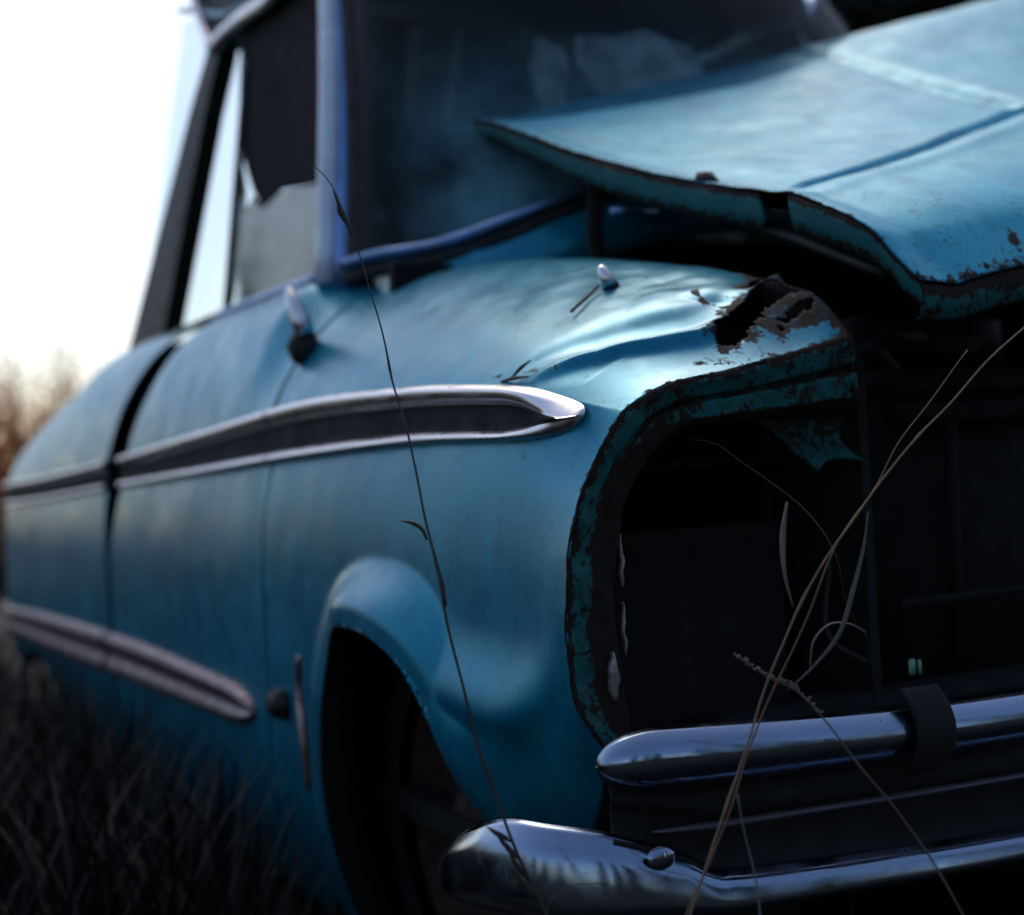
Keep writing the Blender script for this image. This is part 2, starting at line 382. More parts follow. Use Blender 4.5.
def build_fender():
    ts = np.unique(np.r_[np.linspace(0, .02, 9), np.linspace(.02, .2, 76), np.linspace(.2, .958, 165)])
    vs = np.unique(np.r_[np.linspace(0, .45, 104), np.linspace(.45, .5, 14), np.linspace(.5, 1, 170)])
    Tm, Vm = np.meshgrid(ts, vs, indexing='ij'); P = body(Tm, Vm)
    n = normals(P)                                       # make it point outwards
    if n[100, 40, 0] > 0: n = -n
    nt_, nv_ = Tm.shape
    # wheel opening: pull the nearest vertices onto its edge and drop the faces inside
    P2 = P.copy(); sd = arch_sd(P[..., 1], P[..., 2]); near = (sd > .962) & (sd < 1.02) & (P[..., 2] > ARC_Z-.2)
    zz = P[..., 2]; tt = P[..., 1]
    k = 1/sd; t2 = ARC_T+(tt-ARC_T)*k; z2 = np.where(zz > ARC_Z, ARC_Z+(zz-ARC_Z)*k, zz)
    P2[near, 1] = t2[near]; P2[near, 2] = z2[near]; P2[near, 0] = side_s(t2, z2)[near]
    P = dents(P2, n)
    X = P.reshape(-1, 3); tt_, ss_ = X[:, 1], X[:, 0]; top = X[:, 2] > .815
    ts2 = np.stack([tt_, ss_], -1); w1 = nz(X, 60., 2.)*.008 + nz(X, 150., 5.)*.005
    h1 = segd(ts2, HOLE1) + w1 - .0115; h2 = segd(ts2, HOLE2) + w1 - .010; h3 = segd(ts2, HOLE3) + w1 - .0035
    hole = np.where(top, np.minimum(np.minimum(h1, h2), h3), 1.)
    inside = (sd < .962).reshape(-1) | (hole < 0)
    Fc = [f for f in gridfaces(nt_, nv_) if not (inside[f[0]] or inside[f[1]] or inside[f[2]] or inside[f[3]])]
    edge = np.minimum(tt_, 9)
    wear = .85*np.exp(-np.clip(hole, 0, 9)/.016) + .55*np.exp(-tt_/.007) + .55*np.exp(-(1-Vm.ravel())/.02)*(tt_ < .45) + .5*np.exp(-np.abs(sd.ravel()-1)/.02)
    wear += .45*np.exp(-(segd(ts2, [(.0, .05), (.0, .1), (.012, .16)])/.02)**2)*top
    for ck in ([(.05, .245), (.034, .275), (.030, .31)], [(.088, .31), (.065, .325), (.04, .318)], [(.075, .24), (.10, .22), (.13, .225)], [(.03, .19), (.045, .215)], [(.06, .285), (.05, .325)]):
        wear += .75*np.exp(-((segd(ts2, ck)+w1*.7)/.0042)**2)*top
    wear += .45*np.exp(-((X[:, 2]-.822)/.006)**2)*(np.abs(tt_-.17) < .06)
    return X, Fc, wear
FX, FF, FW = build_fender()
fender = mesh('fender', FX, FF, M_paint, car, wear=FW, thick=.0018, off=-1)
fender_far = mesh('fender', mirror(FX), flip(FF), M_paint, car, wear=FW, thick=.0018, off=-1)

# flange round the missing headlight
def flange():
    vs = np.linspace(0, 1, 300); S0, Z0 = rim_pt(vs)
    kv = [0, .1, .27, .38, .45, .56, .72, 1.0]
    S1 = key(vs, kv, [.052, .042, .037, .053, .086, .136, .215, .338]); Z1 = key(vs, kv, [.455, .511, .596, .684, .731, .757, .763, .770])
    rows = []; prof = [(0, .0), (.10, -.003), (.36, .003), (.42, .010), (.50, .011), (.54, .004), (.86, .006), (1.0, .014), (1.02, .04), (1.06, .075)]
    for q in np.unique(np.r_[[p[0] for p in prof], np.linspace(0, 1.06, 34)]):
        tq = np.interp(q, [p[0] for p in prof], [p[1] for p in prof])
        tv = tq*sstep(vs, .3, .6) + (.016*q + max(0, q-1)*1.1)*(1-sstep(vs, .3, .6))
        rows.append(np.stack([S0+(S1-S0)*q, tv, Z0+(Z1-Z0)*q], -1))
    P = np.array(rows); X = P.reshape(-1, 3)
    X[:, 1] += .0035*nz(X, 22., 1.) + .002*nz(X, 60., 4.)
    jag = nz(np.stack([X[:, 0], X[:, 2], X[:, 2]*0], -1), 34., 9.)
    X = X.reshape(P.shape)
    X[-1, :, 1] -= .03*(.5+jag.reshape(P.shape[:2])[-1]); X[-1, :, 0] += .012*jag.reshape(P.shape[:2])[-1]
    q_ = np.linspace(0, 1, P.shape[0])[:, None]*np.ones(300)[None]
    vv = np.linspace(0, 1, 300)[None]*np.ones_like(q_); lo = 1-sstep(vv, .42, .6)
    wear = .02 + (1-lo)*(.40*np.exp(-((q_-.45)/.05)**2) + .8*sstep(q_, .70, .9)) + lo*.5*sstep(q_, .30, .62) + .25*nz(P.reshape(-1, 3), 30., 2.).reshape(q_.shape) + .8*np.exp(-q_/.05)
    return X.reshape(-1, 3), gridfaces(P.shape[0], 300), wear.ravel()
X_, F_, W_ = flange()
fl1 = mesh('headlight_flange', X_, F_, M_flange, car, wear=W_, thick=.002, label='rusted teal flange round the empty headlight opening')
mesh('headlight_flange', mirror(X_), flip(F_), M_flange, car, wear=W_, thick=.002)
# inner edge of the fender folds down into the engine bay
tq = np.linspace(.0, .955, 90); e0 = body(tq, np.ones(90)); rows = [e0 + np.array([.0015, 0, -.001])]
for dz, ds in ((-.012, .004), (-.03, .004), (-.06, .002)): rows.append(e0 + np.array([ds, .003, dz]))
P = np.array(rows); F_ = gridfaces(4, 90); wv = np.repeat([.6, .5, .8, 1.], 90)
mesh('gutter', P, F_, M_flange, car, wear=wv, thick=.002); mesh('gutter', mirror(P), flip(F_), M_flange, car, wear=wv, thick=.002)
# torn teal bracket hanging in the opening
rows = []
for q in np.linspace(0, 1, 12):
    l_ = at(752 + 48*q**.6, 422 + 50*q, t=.09); r_ = at(846 + 7*q - 14*math.sin(math.pi*q), 418 + 50*q, t=.09)
    rows.append([l_*(1-u)+r_*u + np.array([0, -.030*q*q + .018*math.sin(math.pi*u), .012*q*math.sin(math.pi*u*.9)]) for u in np.linspace(0, 1, 14)])
P = np.array(rows); X = P.reshape(-1, 3); X[:, 1] += .004*nz(X, 30., 3.)
mesh('bent_bracket', X, gridfaces(12, 14), M_flange, car, wear=np.repeat(.25-.25*np.linspace(0, 1, 12), 14), thick=.003)
# pale flaking metal on the flange
def flake(px, py, w_, h_, t0):
    c = at(px, py, t=t0); V = []; 
    for i in range(9):
        for j in range(4):
            q = i/8; wd = w_*(math.sin(math.pi*min(q*1.05+.05, 1))**.7+.1)*(1+.3*noise.noise(Vector((q*4, px*.1, 0))))
            V.append((c[0]+(j/3-.5)*wd + .006*noise.noise(Vector((q*3, 1, py))), c[1]-.006*math.sin(j)+.004*noise.noise(Vector((i, j, px))), c[2]+(q-.5)*h_))
    mesh('paint_flake', V, gridfaces(9, 4), M_silver, car, thick=.001)
flake(612, 676, .012, .045, .012); flake(619, 560, .005, .05, .03); flake(622, 628, .004, .05, .03)

# ---- wheel opening lip and wheelhouse
qs = np.linspace(-.15, 1.15, 120); ang = math.pi*qs
def arcpt(a):
    c, s_ = math.cos(a), math.sin(a)
    if 0 <= a <= math.pi:
        r = (abs(c)**2.4+abs(s_)**2.4)**(-1/2.4); return ARC_T+ARC_A*c*r, ARC_Z+ARC_B*s_*r
    return ARC_T+ARC_A*(1 if a < 0 else -1), ARC_Z-ARC_B*2.0*(abs(min(a, math.pi-a))/(.15*math.pi))*.5
pts = [arcpt(a) for a in ang]; rows = []
for ds in (0, .006, .02, .05):
    rows.append([(float(side_s(t_, z_))+ds, t_, z_) for t_, z_ in pts])
lip = np.array(rows)
for mir in (0, 1):
    Vl = mirror(lip) if mir else lip
    mesh('wheel_arch_lip', Vl, gridfaces(4, 120), M_black, car, wear=np.full(480, .5), thick=.002)
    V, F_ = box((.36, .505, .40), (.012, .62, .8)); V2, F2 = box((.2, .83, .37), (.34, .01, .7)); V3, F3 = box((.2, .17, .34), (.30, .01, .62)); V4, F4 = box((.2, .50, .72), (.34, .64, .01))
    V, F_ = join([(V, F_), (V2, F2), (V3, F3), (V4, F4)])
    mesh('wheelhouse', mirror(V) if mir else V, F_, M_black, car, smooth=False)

# ---- door and rear quarter, with the open shut line between them
def panel(t0f, t1f, na, v0=0., v1=1., nv_=130):
    a = np.linspace(0, 1, na); vs = np.unique(np.r_[np.linspace(v0, .45, nv_//2), np.linspace(.45, .5, 10), np.linspace(.5, v1, nv_//2)])
    A, Vm = np.meshgrid(a, vs, indexing='ij'); Tm = t0f(Vm)*(1-A) + t1f(Vm)*A
    P = body(Tm, Vm); n = normals(P)
    if n[na//2, 40, 0] > 0: n = -n
    X = P.reshape(-1, 3); d = .0030*nz(X, 3.1, 3.) + .0013*nz(X, 9., 1.)
    X = X + n.reshape(-1, 3)*d[:, None]
    return X, gridfaces(na, len(vs)), A, Vm
gapc = lambda v: 2.15 - .40*np.clip((v-.48)/.52, 0, 1)**1.25
X, F_, A, Vm = panel(lambda v: .965+0*v, lambda v: gapc(v)-.14*np.clip((v-.3)/.2, .2, 1), 170)
wv = .35*np.exp(-Vm/.06) + .25*np.exp(-A/.01)
door = mesh('door', X, F_, M_paint, car, wear=wv, thick=.002, off=-1); door_far = mesh('door', mirror(X), flip(F_), M_paint, car, wear=wv, thick=.002, off=-1)
X, F_, A, Vm = panel(lambda v: gapc(v)+.075*np.clip((v-.3)/.2, .2, 1), lambda v: 4.60+0*v, 200)
# rear wheel opening
sd = (np.abs((X[:, 1]-3.4)/.27)**2.4 + np.abs(np.where(X[:, 2] > .12, (X[:, 2]-.12)/.13, 0))**2.4)**(1/2.4)
ins = sd < 1; F_ = [f for f in F_ if not (ins[f[0]] or ins[f[1]] or ins[f[2]] or ins[f[3]])]
wv = .35*np.exp(-Vm/.06)
quarter = mesh('quarter_panel', X, F_, M_paint, car, wear=wv, thick=.002, off=-1); quarter_far = mesh('quarter_panel', mirror(X), flip(F_), M_paint, car, wear=wv, thick=.002, off=-1)
# dark door jamb behind the gap
vq = np.linspace(0, 1, 60); rows = [body(gapc(vq)+dt, vq)+np.array([.03, 0, -.02]) for dt in (-.09, -.03, .03, .09)]
mesh('door_jamb', np.array(rows), gridfaces(4, 60), M_black, car, thick=.004); mesh('door_jamb', mirror(np.array(rows)), gridfaces(4, 60), M_black, car, thick=.004)
rows = [body(.96+dt+0*vq, vq*.98)+np.array([.02, 0, -.015]) for dt in (-.03, 0, .03)]
mesh('door_jamb', np.array(rows), gridfaces(3, 60), M_black, car, thick=.003)

# ---- belt trim: bright upper and lower lips with a dark channel between
def belt(t0, t1f, n, tip=False, parent=None, mir=False):
    ks = np.linspace(0, 1, 27)
    prof = key(ks, [0, .03, .09, .16, .20, .26, .62, .68, .76, .90, .97, 1.0], [.000, .010, .013, .010, .004, .001, .001, .005, .013, .016, .010, .0])
    u = np.linspace(0, 1, n); rows = []
    if tip: u = u**2.4
    for q in u:
        t_ = t0 + (t1f-t0)*q; h = 1.; f = 1.
        if tip:
            x = np.clip((t_-t0)/.15, 0, 1); h = max(1-(1-x)**3, 0)**.42; f = sstep(t_, t0+.02, t0+.10)
        g_ = 1. if not tip else max(.02, min(1, max(0, (t_-t0-.022)/.11))**.5)
        kp = np.interp(ks, [0, .2, .654, 1], [0, .43-.23*g_, .43+.224*g_, 1]); c = .52; v_ = c + (kp-c)*h
        pr = prof*f + (.016*np.sin(np.pi*np.clip(ks, 0, 1))**.6)*(1-f); pr = pr*(h**.5)
        B = body(np.full(27, t_), .45 + .05*(-.03 + 1.06*v_))
        B[:, 0] -= pr + .0005; B[:, 2] += (.010*(1-x)**3 if tip else 0); rows.append(B)
    P = np.array(rows)
    mi = []
    for i in range(n-1):
        for j in range(26):
            t_ = t0+(t1f-t0)*u[i]; mi.append(1 if 5 <= j < 17 and (not tip or t_ > t0+.024) else 0)
    V = mirror(P) if mir else P
    return mesh('belt_trim', V, gridfaces(n, 27) if not mir else flip(gridfaces(n, 27)), [M_trim, M_trimdark], parent, mi=mi, auto=60)
belt(.036, .958, 150, True, fender); belt(.036, .958, 150, True, fender_far, True)
belt(.966, 2.04, 60, False, door); belt(2.20, 4.58, 80, False, quarter)
belt(.966, 2.04, 60, False, door_far, True); belt(2.20, 4.58, 80, False, quarter_far, True)
# ---- lower spear trim
def spear(t0, t1, n, tip, parent, mir=False):
    ks = np.linspace(0, 1, 21); prof = key(ks, [0, .08, .25, .38, .46, .56, .66, .82, .95, 1], [0, .012, .017, .013, .009, .009, .014, .018, .012, 0])
    rows = []
    for q in np.linspace(0, 1, n)**(1.6 if tip else 1):
        t_ = t0+(t1-t0)*q; zt = float(key(t_, [1.0, 1.15, 1.8, 2.9, 3.95], [.398, .405, .412, .398, .366])); zb = float(key(t_, [1.0, 1.15, 1.8, 2.9, 3.95], [.343, .338, .322, .292, .280]))
        h = max(1-(1-min((t_-t0)/.12, 1))**2, 0)**.5 if tip else 1
        zc = zb+(zt-zb)*.48; z_ = zc + (zb+(zt-zb)*ks-zc)*h
        rows.append(np.stack([side_s(np.full(21, t_), z_)-prof*h**.5-.001, np.full(21, t_), z_], -1))
    P = np.array(rows); mesh('side_spear_trim', mirror(P) if mir else P, flip(gridfaces(n, 21)) if mir else gridfaces(n, 21), M_dull, parent)
spear(1.03, 2.13, 60, True, door); spear(2.165, 4.58, 60, False, quarter); spear(1.03, 2.13, 60, True, door_far, True); spear(2.165, 4.58, 60, False, quarter_far, True)
# bent strip of trim and its clip dangling at the fender's rear edge
pts = spline([at(299, 656, s=-.04), at(299, 690, s=-.035), at(303, 730, s=-.045), at(309, 790, s=-.04)], 14)
V, F_ = tube(pts, [.004, .0062, .006, .0035], 8, .5); mesh('hanging_trim_strip', V, F_, chrome_mat('rusty_trim', (.30, .24, .22), .4, .5), fender)
c = at(281, 704, s=-.018); V, F_ = box(tuple(c), (.03, .05, .04), .1, .006); mesh('trim_clip', V, F_, M_darkpaint, door)

# ---- the two small fittings on the fender top
base = body(np.array([.935]), np.array([.605]))[0]
V, F_ = tube([at(300, 363, d=2.16), at(303, 350, d=2.165), at(304, 338, d=2.17), at(303, 326, d=2.17)], [.012, .026, .021, .012], 14)
mb = mesh('mirror_stub', V, F_, M_rubber, fender)
V, F_ = tube([at(307, 333, d=2.15), at(300, 320, d=2.15), at(294, 305, d=2.155), at(288, 289, d=2.16)], [.016, .015, .010, .007], 14); mesh('mirror_stub', V, F_, M_trim, fender, label='bright stalk of the broken mirror')
c = body(np.array([.238]), np.array([.81]))[0]
V, F_ = tube([c+(.004, 0, -.004), c+(.002, .002, .006), c+(-.002, .004, .014)], [.011, .010, .006], 12); V2, F2 = tube([c+(-.002, -.004, .004), c+(-.005, -.002, .014), c+(-.008, .002, .024), c+(-.009, .003, .027)], [.008, .0075, .0055, .003], 12)
mesh('washer_jet', V, F_, M_rubber, fender); mesh('washer_jet', V2, F2, M_trim, fender, label='bright nozzle on the fender top')
pts = []
for a, b_ in ((.238, .79), (.225, .76), (.21, .725), (.20, .70)): pts.append(body(np.array([a]), np.array([b_]))[0]+(0, 0, .007 if b_ < .78 else .010))
V, F_ = tube(spline(pts, 12), [.0015, .002, .0018], 6); mesh('washer_hose', V, F_, M_rubber, fender)

# ---- hood: lifted at its rear edge and twisted
def hoodE(t): return key(t, [-.044, -.02, .003, .04, .113, .3, .532, .699, .948, 1.03], [.881, .912, .941, .966, .998, 1.053, 1.134, 1.199, 1.289, 1.30])
HC0, HW = 1.0, .64
def hood_pt(s, t):
    z = hoodE(t) + (s-.37)*(.19+.07*np.clip(t, 0, 1))
    far = np.clip((s-HC0)/HW, 0, 1); z = z + .018*np.clip((s-.9)/.8, 0, 1)                       # crown falls away on the far side
    band = t - (.206 + .31*(HC0-.45) - .31*np.abs(s-HC0))                      # V-shaped style line
    z = z - .015*np.exp(-(np.abs(band)/.013)**6)*sstep(s, .40, .5) + .004*np.exp(-((band+.05)/.02)**2) 
    rid = np.abs(s-HC0-.08*(t-.4)); z = z + sstep(band, 0, .05)*(-.012*np.exp(-(rid/.018)**2) + .006*sstep(s, 1.0, 1.03))
    edge = s-.36; z = z + .010*(1-sstep(edge, 0, .05)) - .012*np.exp(-(edge/.008)**2)*0
    z = z + .012*np.sin(t*9+s*3)*sstep(t, .3, .6)*0
    return z
def build_hood():
    ss = np.r_[np.linspace(.36, .8, 180), np.linspace(.81, 1.70, 140)]; ts = np.r_[np.linspace(0, .3, 110), np.linspace(.306, 1.03, 170)]
    S, Tm = np.meshgrid(ss, ts, indexing='ij')
    fr = -.044*(1+0*S) ; fr = fr + .02*np.sin((S-.36)*2.4)*0
    Tt = fr + (Tm)/1.03*(1.03-fr)
    Sx = S + .024*np.exp(-((Tt+.044)/.03)**1)*np.clip((.8-S)/.44, 0, 1)
    Z = hood_pt(S, Tt)
    P = np.stack([Sx, Tt, Z], -1); X = P.reshape(-1, 3)
    X[:, 2] += .004*nz(X, 3.2, 5.) + .0022*nz(X, 9., 1.) + .0008*nz(X, 26., 2.)
    d = X[:, 2]*0
    e1 = X[:, 1]+.044; e2 = X[:, 0]-.36
    wear = .50*np.exp(-e1/.010) + .6*np.exp(-np.clip(e2, 0, 9)/.006) + .55*np.exp(-((X[:, 0]-.535)**2+(X[:, 1]+.02)**2)/.009**2) + .12*np.exp(-e1/.08)
    return X, gridfaces(len(ss), len(ts)), wear, P.shape
HX, HF, HWear, hs = build_hood()
hood = mesh('hood', HX, HF, M_hood, car, wear=HWear, thick=.0018, off=-1)
G = HX.reshape(hs)
# side and front flanges and inner skin of the hood
def hood_flange(edge, offs, jag=0.):
    rows = [edge + np.array(o) for o in offs]; P = np.array(rows)
    j = nz(edge, 25., 4.); P[-1, :, 2] += jag*j
    return P
ed = G[0][::2]; wd = key(ed[:, 1], [-.044, .1, .5, .8, 1.03], [.034, .042, .044, .034, .014])
rows = [ed+np.array([.002, 0, -.002])]
for q in (.3, .6, 1.): rows.append(ed + np.stack([.010*q+0*wd, 0*wd, -wd*q], -1))
P = np.array(rows); X = P.reshape(-1, 3); X[:, 0] += .004*nz(X, 14., 2.)
m_ = len(ed); notch = (np.abs(X[:, 1]-.16) < .022) & (np.arange(len(X)) >= m_)
Fc = [f for f in gridfaces(4, m_) if not any(notch[i] for i in f)]
mesh('hood_side_flange', X, Fc, M_under, hood, wear=np.repeat([.9, .10, .10, .6], m_), thick=.003)
ed = G[:, 0]; rows = [ed+np.array([0, .001, -.002]), ed+np.array([0, .001, -.016]), ed+np.array([0, .006, -.034]), ed+np.array([0, .016, -.037])]
mesh('hood_front_lip', np.array(rows), gridfaces(4, len(ed)), M_under, hood, wear=np.repeat([.9, .35, .3, .7], len(ed)), thick=.002)
inner = G[6:-6:6, 3:-8:6].copy(); inner[..., 2] -= .022; mesh('hood_inner_skin', inner, gridfaces(*inner.shape[:2]), M_under, hood, wear=np.full(inner.shape[0]*inner.shape[1], .5), thick=.004)
a, b_ = G[25, 150]-(0, 0, .035), G[25, 270]-(0, 0, .04); V, F_ = tube(spline([G[12, 20]-(0, 0, .05), G[14, 90]-(0, 0, .045), G[16, 170]-(0, 0, .045)], 20), .014, 8, .6); mesh('hood_brace', V, F_, M_darkpaint, hood)
c = at(706, 186, s=.372); V, F_ = tube([c+(0, .020, -.004), c+(0, .005, .009), c+(.0, -.006, .006), c+(.002, -.024, -.004)], [.005, .012, .011, .004], 8); mesh('hood_buffer', V, F_, M_rubber, hood)
# hinge arm holding the rear of the hood up
p0 = at(597, 190, s=.40); V, F_ = tube([p0+(0, 0, .02), p0+(0, .01, -.05), p0+(.01, .02, -.14), p0+(.01, .06, -.28)], [.012, .013, .010, .012], 8, .6); mesh('hood_hinge', V, F_, M_black, car)
V2 = mirror(V); mesh('hood_hinge', V2 - np.array([0, 0, .06]), flip(F_), M_black, car)
p1 = at(612, 212, s=.36); V, F_ = tube([p1, p1+(.03, .0, .004), p1+(.07, .0, .002)], .006, 8); mesh('hinge_pin', V, F_, M_frame, car)

# ---- cowl, windscreen, pillars, roof
WB = spline([(.165, 1.06, 1.055), (.20, .965, 1.060), (.27, .895, 1.066), (.36, .84, 1.095), (.48, .785, 1.140), (.64, .75, 1.175), (.83, .74, 1.185)], 40)
WB = np.vstack([WB, mirror(WB[:-1])[::-1]])
WT = spline([(.285, 1.30, 1.650), (.31, 1.24, 1.690), (.37, 1.18, 1.725), (.47, 1.13, 1.765), (.60, 1.10, 1.80), (.72, 1.085, 1.815), (.83, 1.08, 1.82)], 40)
WT = np.vstack([WT, mirror(WT[:-1])[::-1]])
nW = len(WB)
cb = np.array([body(np.array([min(.955, .9)]), np.array([1.]))[0]]*1)
rows = []
front = WB.copy(); front[:, 1] = np.minimum(WB[:, 1]-.05, .80); front[:, 2] = WB[:, 2]-.045; front[:, 0] = np.where(WB[:, 0] < .83, np.maximum(WB[:, 0], .31), np.minimum(WB[:, 0], WID-.31))
for q in np.linspace(0, 1, 12):
    r = WB*(1-q)+front*q; r[:, 2] += .010*math.sin(math.pi*q) - .004; rows.append(r)
r = rows[-1].copy(); r[:, 2] -= .05; rows.append(r)
mesh('cowl_panel', np.array(rows), gridfaces(13, nW), M_paint, car, wear=np.full(13*nW, .1), thick=.002)
gl = np.array([WB*(1-q)+WT*q + np.array([0, -.035*math.sin(math.pi*q), 0]) for q in np.linspace(0, 1, 16)])
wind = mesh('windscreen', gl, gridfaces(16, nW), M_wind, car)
wn2 = WB[1:-1]
V, F_ = tube(wn2+np.array([0, -.010, .012]), .018, 10, .6); mesh('windscreen_frame', V, F_, M_frame, car)
V, F_ = tube(wn2+np.array([-.000, -.018, -.010]), .011, 8); mesh('windscreen_gasket', V, F_, M_rubber, car)
V, F_ = tube(WT+np.array([0, -.012, .0]), .014, 8); mesh('windscreen_frame', V, F_, M_frame, car)
for k in (0, 1):
    a, b_ = WB[1], WT[0]
    mid = (a+b_)/2 + np.array([0, -.02, 0]); L_ = spline([a+(0, 0, -.02), mid, b_], 12)
    f = mirror if k else (lambda v: v)
    V, F_ = tube(L_+np.array([.004, .004, 0]), .022, 10, 1.); mesh('windscreen_pillar', f(V), F_, M_frame, car)
    V, F_ = tube(L_+np.array([.018, -.028, 0]), .024, 8, 1.); mesh('pillar_gasket', f(V), F_, M_rubber, car)
    # door window frame: front post, rear post, top rail
    fp = spline([(.152, 1.07, 1.045), (.205, 1.155, 1.35), (.275, 1.31, 1.66)], 12)
    V, F_ = tube(fp, .019, 10); mesh('window_frame', f(V), F_, M_pale, car)
    rp = spline([at(227, 312, s=.155), at(236, 200, s=.205), at(247, 60, s=.265)], 12)
    V, F_ = tube(rp, .013, 8, .7); mesh('window_frame', f(V), F_, M_darkpaint, car)
    V, F_ = tube(spline([(.150, 1.10, 1.058), (.150, 1.4, 1.066), (.150, 1.72, 1.071)], 20), .010, 8); mesh('window_sill', f(V), F_, M_frame, car)
    V, F_ = tube(spline([(.153, 1.76, 1.072), (.153, 2.1, 1.075), (.155, 2.5, 1.086)], 20), .009, 8); mesh('window_sill', f(V), F_, M_darkpaint, car)
    # C pillar
    q = [at(162, 338, s=.158), at(128, 352, s=.158), at(190, 110, s=.235), at(208, 48, s=.272), at(219, 50, s=.272), at(205, 110, s=.235)]
    qi = [p+np.array([.05, .02, 0]) for p in q]
    V = np.array(q+qi); F_ = [[0, 1, 2, 5], [5, 2, 3, 4], [11, 8, 7, 6], [10, 9, 8, 11], [1, 7, 8, 2], [2, 8, 9, 3], [0, 5, 11, 6], [5, 4, 10, 11], [3, 9, 10, 4], [0, 6, 7, 1]]
    mesh('rear_pillar', f(V), F_, M_darkpaint, car, smooth=False)
    q = [at(*p, s=.285) for p in ((207, 52), (222, 50), (274, 2), (300, -40), (184, -40), (194, 0))]; qi = [p+np.array([.04, .02, 0]) for p in q]
    V = np.array(q+qi); F_ = [[0, 1, 2, 3, 4, 5], [11, 10, 9, 8, 7, 6]]+[[i, 6+i, 6+(i+1) % 6, (i+1) % 6] for i in range(6)]
    mesh('roof_side', f(V), F_, M_darkpaint, car, smooth=False)
    # drip rail
    dr = spline([WT[0]+(-.01, .03, .02), at(325, -45, s=.27), at(265, 2, s=.268), at(238, 20, s=.268), at(214, 42, s=.268)], 24)
    V, F_ = tube(dr, .017, 10, .8); mesh('drip_rail', f(V), F_, M_trim, car)
    V, F_ = tube(spline([at(213, 50, s=.265), at(204, 28, s=.268), at(193, -4, s=.27), at(186, -30, s=.28)], 12), .011, 8, .8); mesh('drip_rail', f(V), F_, M_trim, car)
# roof skin
railL = spline([(.285, 1.30, 1.655), (.275, 1.5, 1.705), (.27, 1.72, 1.745), (.27, 2.0, 1.785), (.275, 2.24, 1.87), (.28, 2.42, 1.93)], 30)
rows = []
for q in np.linspace(0, 1, 24):
    x = railL[:, 0]*(1-q) + (WID-railL[:, 0])*q; fr = WT[int(round(q*(nW-1)))][1]
    y = railL[:, 1] + (fr-1.30)*np.linspace(1, 0, 30)**2; z = railL[:, 2] + np.linspace(.165, .07, 30)*math.sin(math.pi*q)**.7
    rows.append(np.stack([x, y, z], -1))
mesh('roof', np.array(rows), gridfaces(24, 30), M_paint, car, wear=np.zeros(720), thick=.012)
mesh('headlining', (np.array(rows)-np.array([0, 0, .03]))[1:-1, 1:-1], gridfaces(22, 28), M_lining, car, thick=.006)
# rear window and deck
rb = spline([(.18, 2.58, 1.09), (.4, 2.72, 1.11), (.83, 2.78, 1.12)], 16); rb = np.vstack([rb, mirror(rb[:-1])[::-1]])
rt = spline([(.29, 2.40, 1.90), (.45, 2.44, 1.95), (.83, 2.46, 1.98)], 16); rt = np.vstack([rt, mirror(rt[:-1])[::-1]])
mesh('rear_window', np.array([rb*(1-q)+rt*q for q in np.linspace(0, 1, 8)]), gridfaces(8, 31), M_glass, car)
V, F_ = tube(rb, .012, 8); mesh('rear_window_frame', V, F_, M_darkpaint, car)
tq = np.linspace(2.55, 4.60, 40); e = body(tq, np.ones(40)); rows = []
for q in np.linspace(0, 1, 24):
    r = e.copy(); r[:, 0] = e[:, 0]*(1-q)+(WID-e[:, 0])*q; r[:, 2] += .05*math.sin(math.pi*q)**.8; rows.append(r)
mesh('trunk_lid', np.array(rows), gridfaces(24, 40), M_paint, car, wear=np.zeros(960), thick=.002)
vq = np.linspace(0, 1, 50); e = body(np.full(50, 4.60), vq); rows = []
for q in np.linspace(0, 1, 20):
    r = e.copy(); r[:, 0] = e[:, 0]*(1-q)+(WID-e[:, 0])*q; r[:, 1] += .10*math.sin(math.pi*q)**.6; r[:, 2] += .05*math.sin(math.pi*q)**.8*vq**3; rows.append(r)
mesh('tail_panel', np.array(rows), gridfaces(20, 50), M_paint, car, wear=np.zeros(1000), thick=.002)
# side glass: fogged pane left in the door, its upper part gone, and torn dark lining hanging behind
V = [at(*p, s=.185) for p in ((236, 310), (322, 284), (322, 184), (300, 188), (281, 192), (263, 212), (254, 196), (244, 215), (241, 260))]
mesh('door_glass', V, [list(range(9))], M_fog, door, thick=.004, smooth=False, label='fogged broken pane left in the door window')
V = [at(*p, s=.30) for p in ((240, 118), (242, 148), (247, 168), (254, 190), (263, 209), (281, 190), (300, 187), (324, 182), (336, 100), (345, 0), (352, -90), (300, -70), (256, -10), (242, 50))]
mesh('torn_lining', V, [list(range(14))], M_lining, car, thick=.006, smooth=False)
V = [at(*p, s=.22) for p in ((232, 305), (243, 250), (246, 190), (240, 150), (232, 200))]
mesh('door_glass', V, [list(range(5))], M_fog, door, thick=.004, smooth=False, label='narrow glass splinter by the rear post')

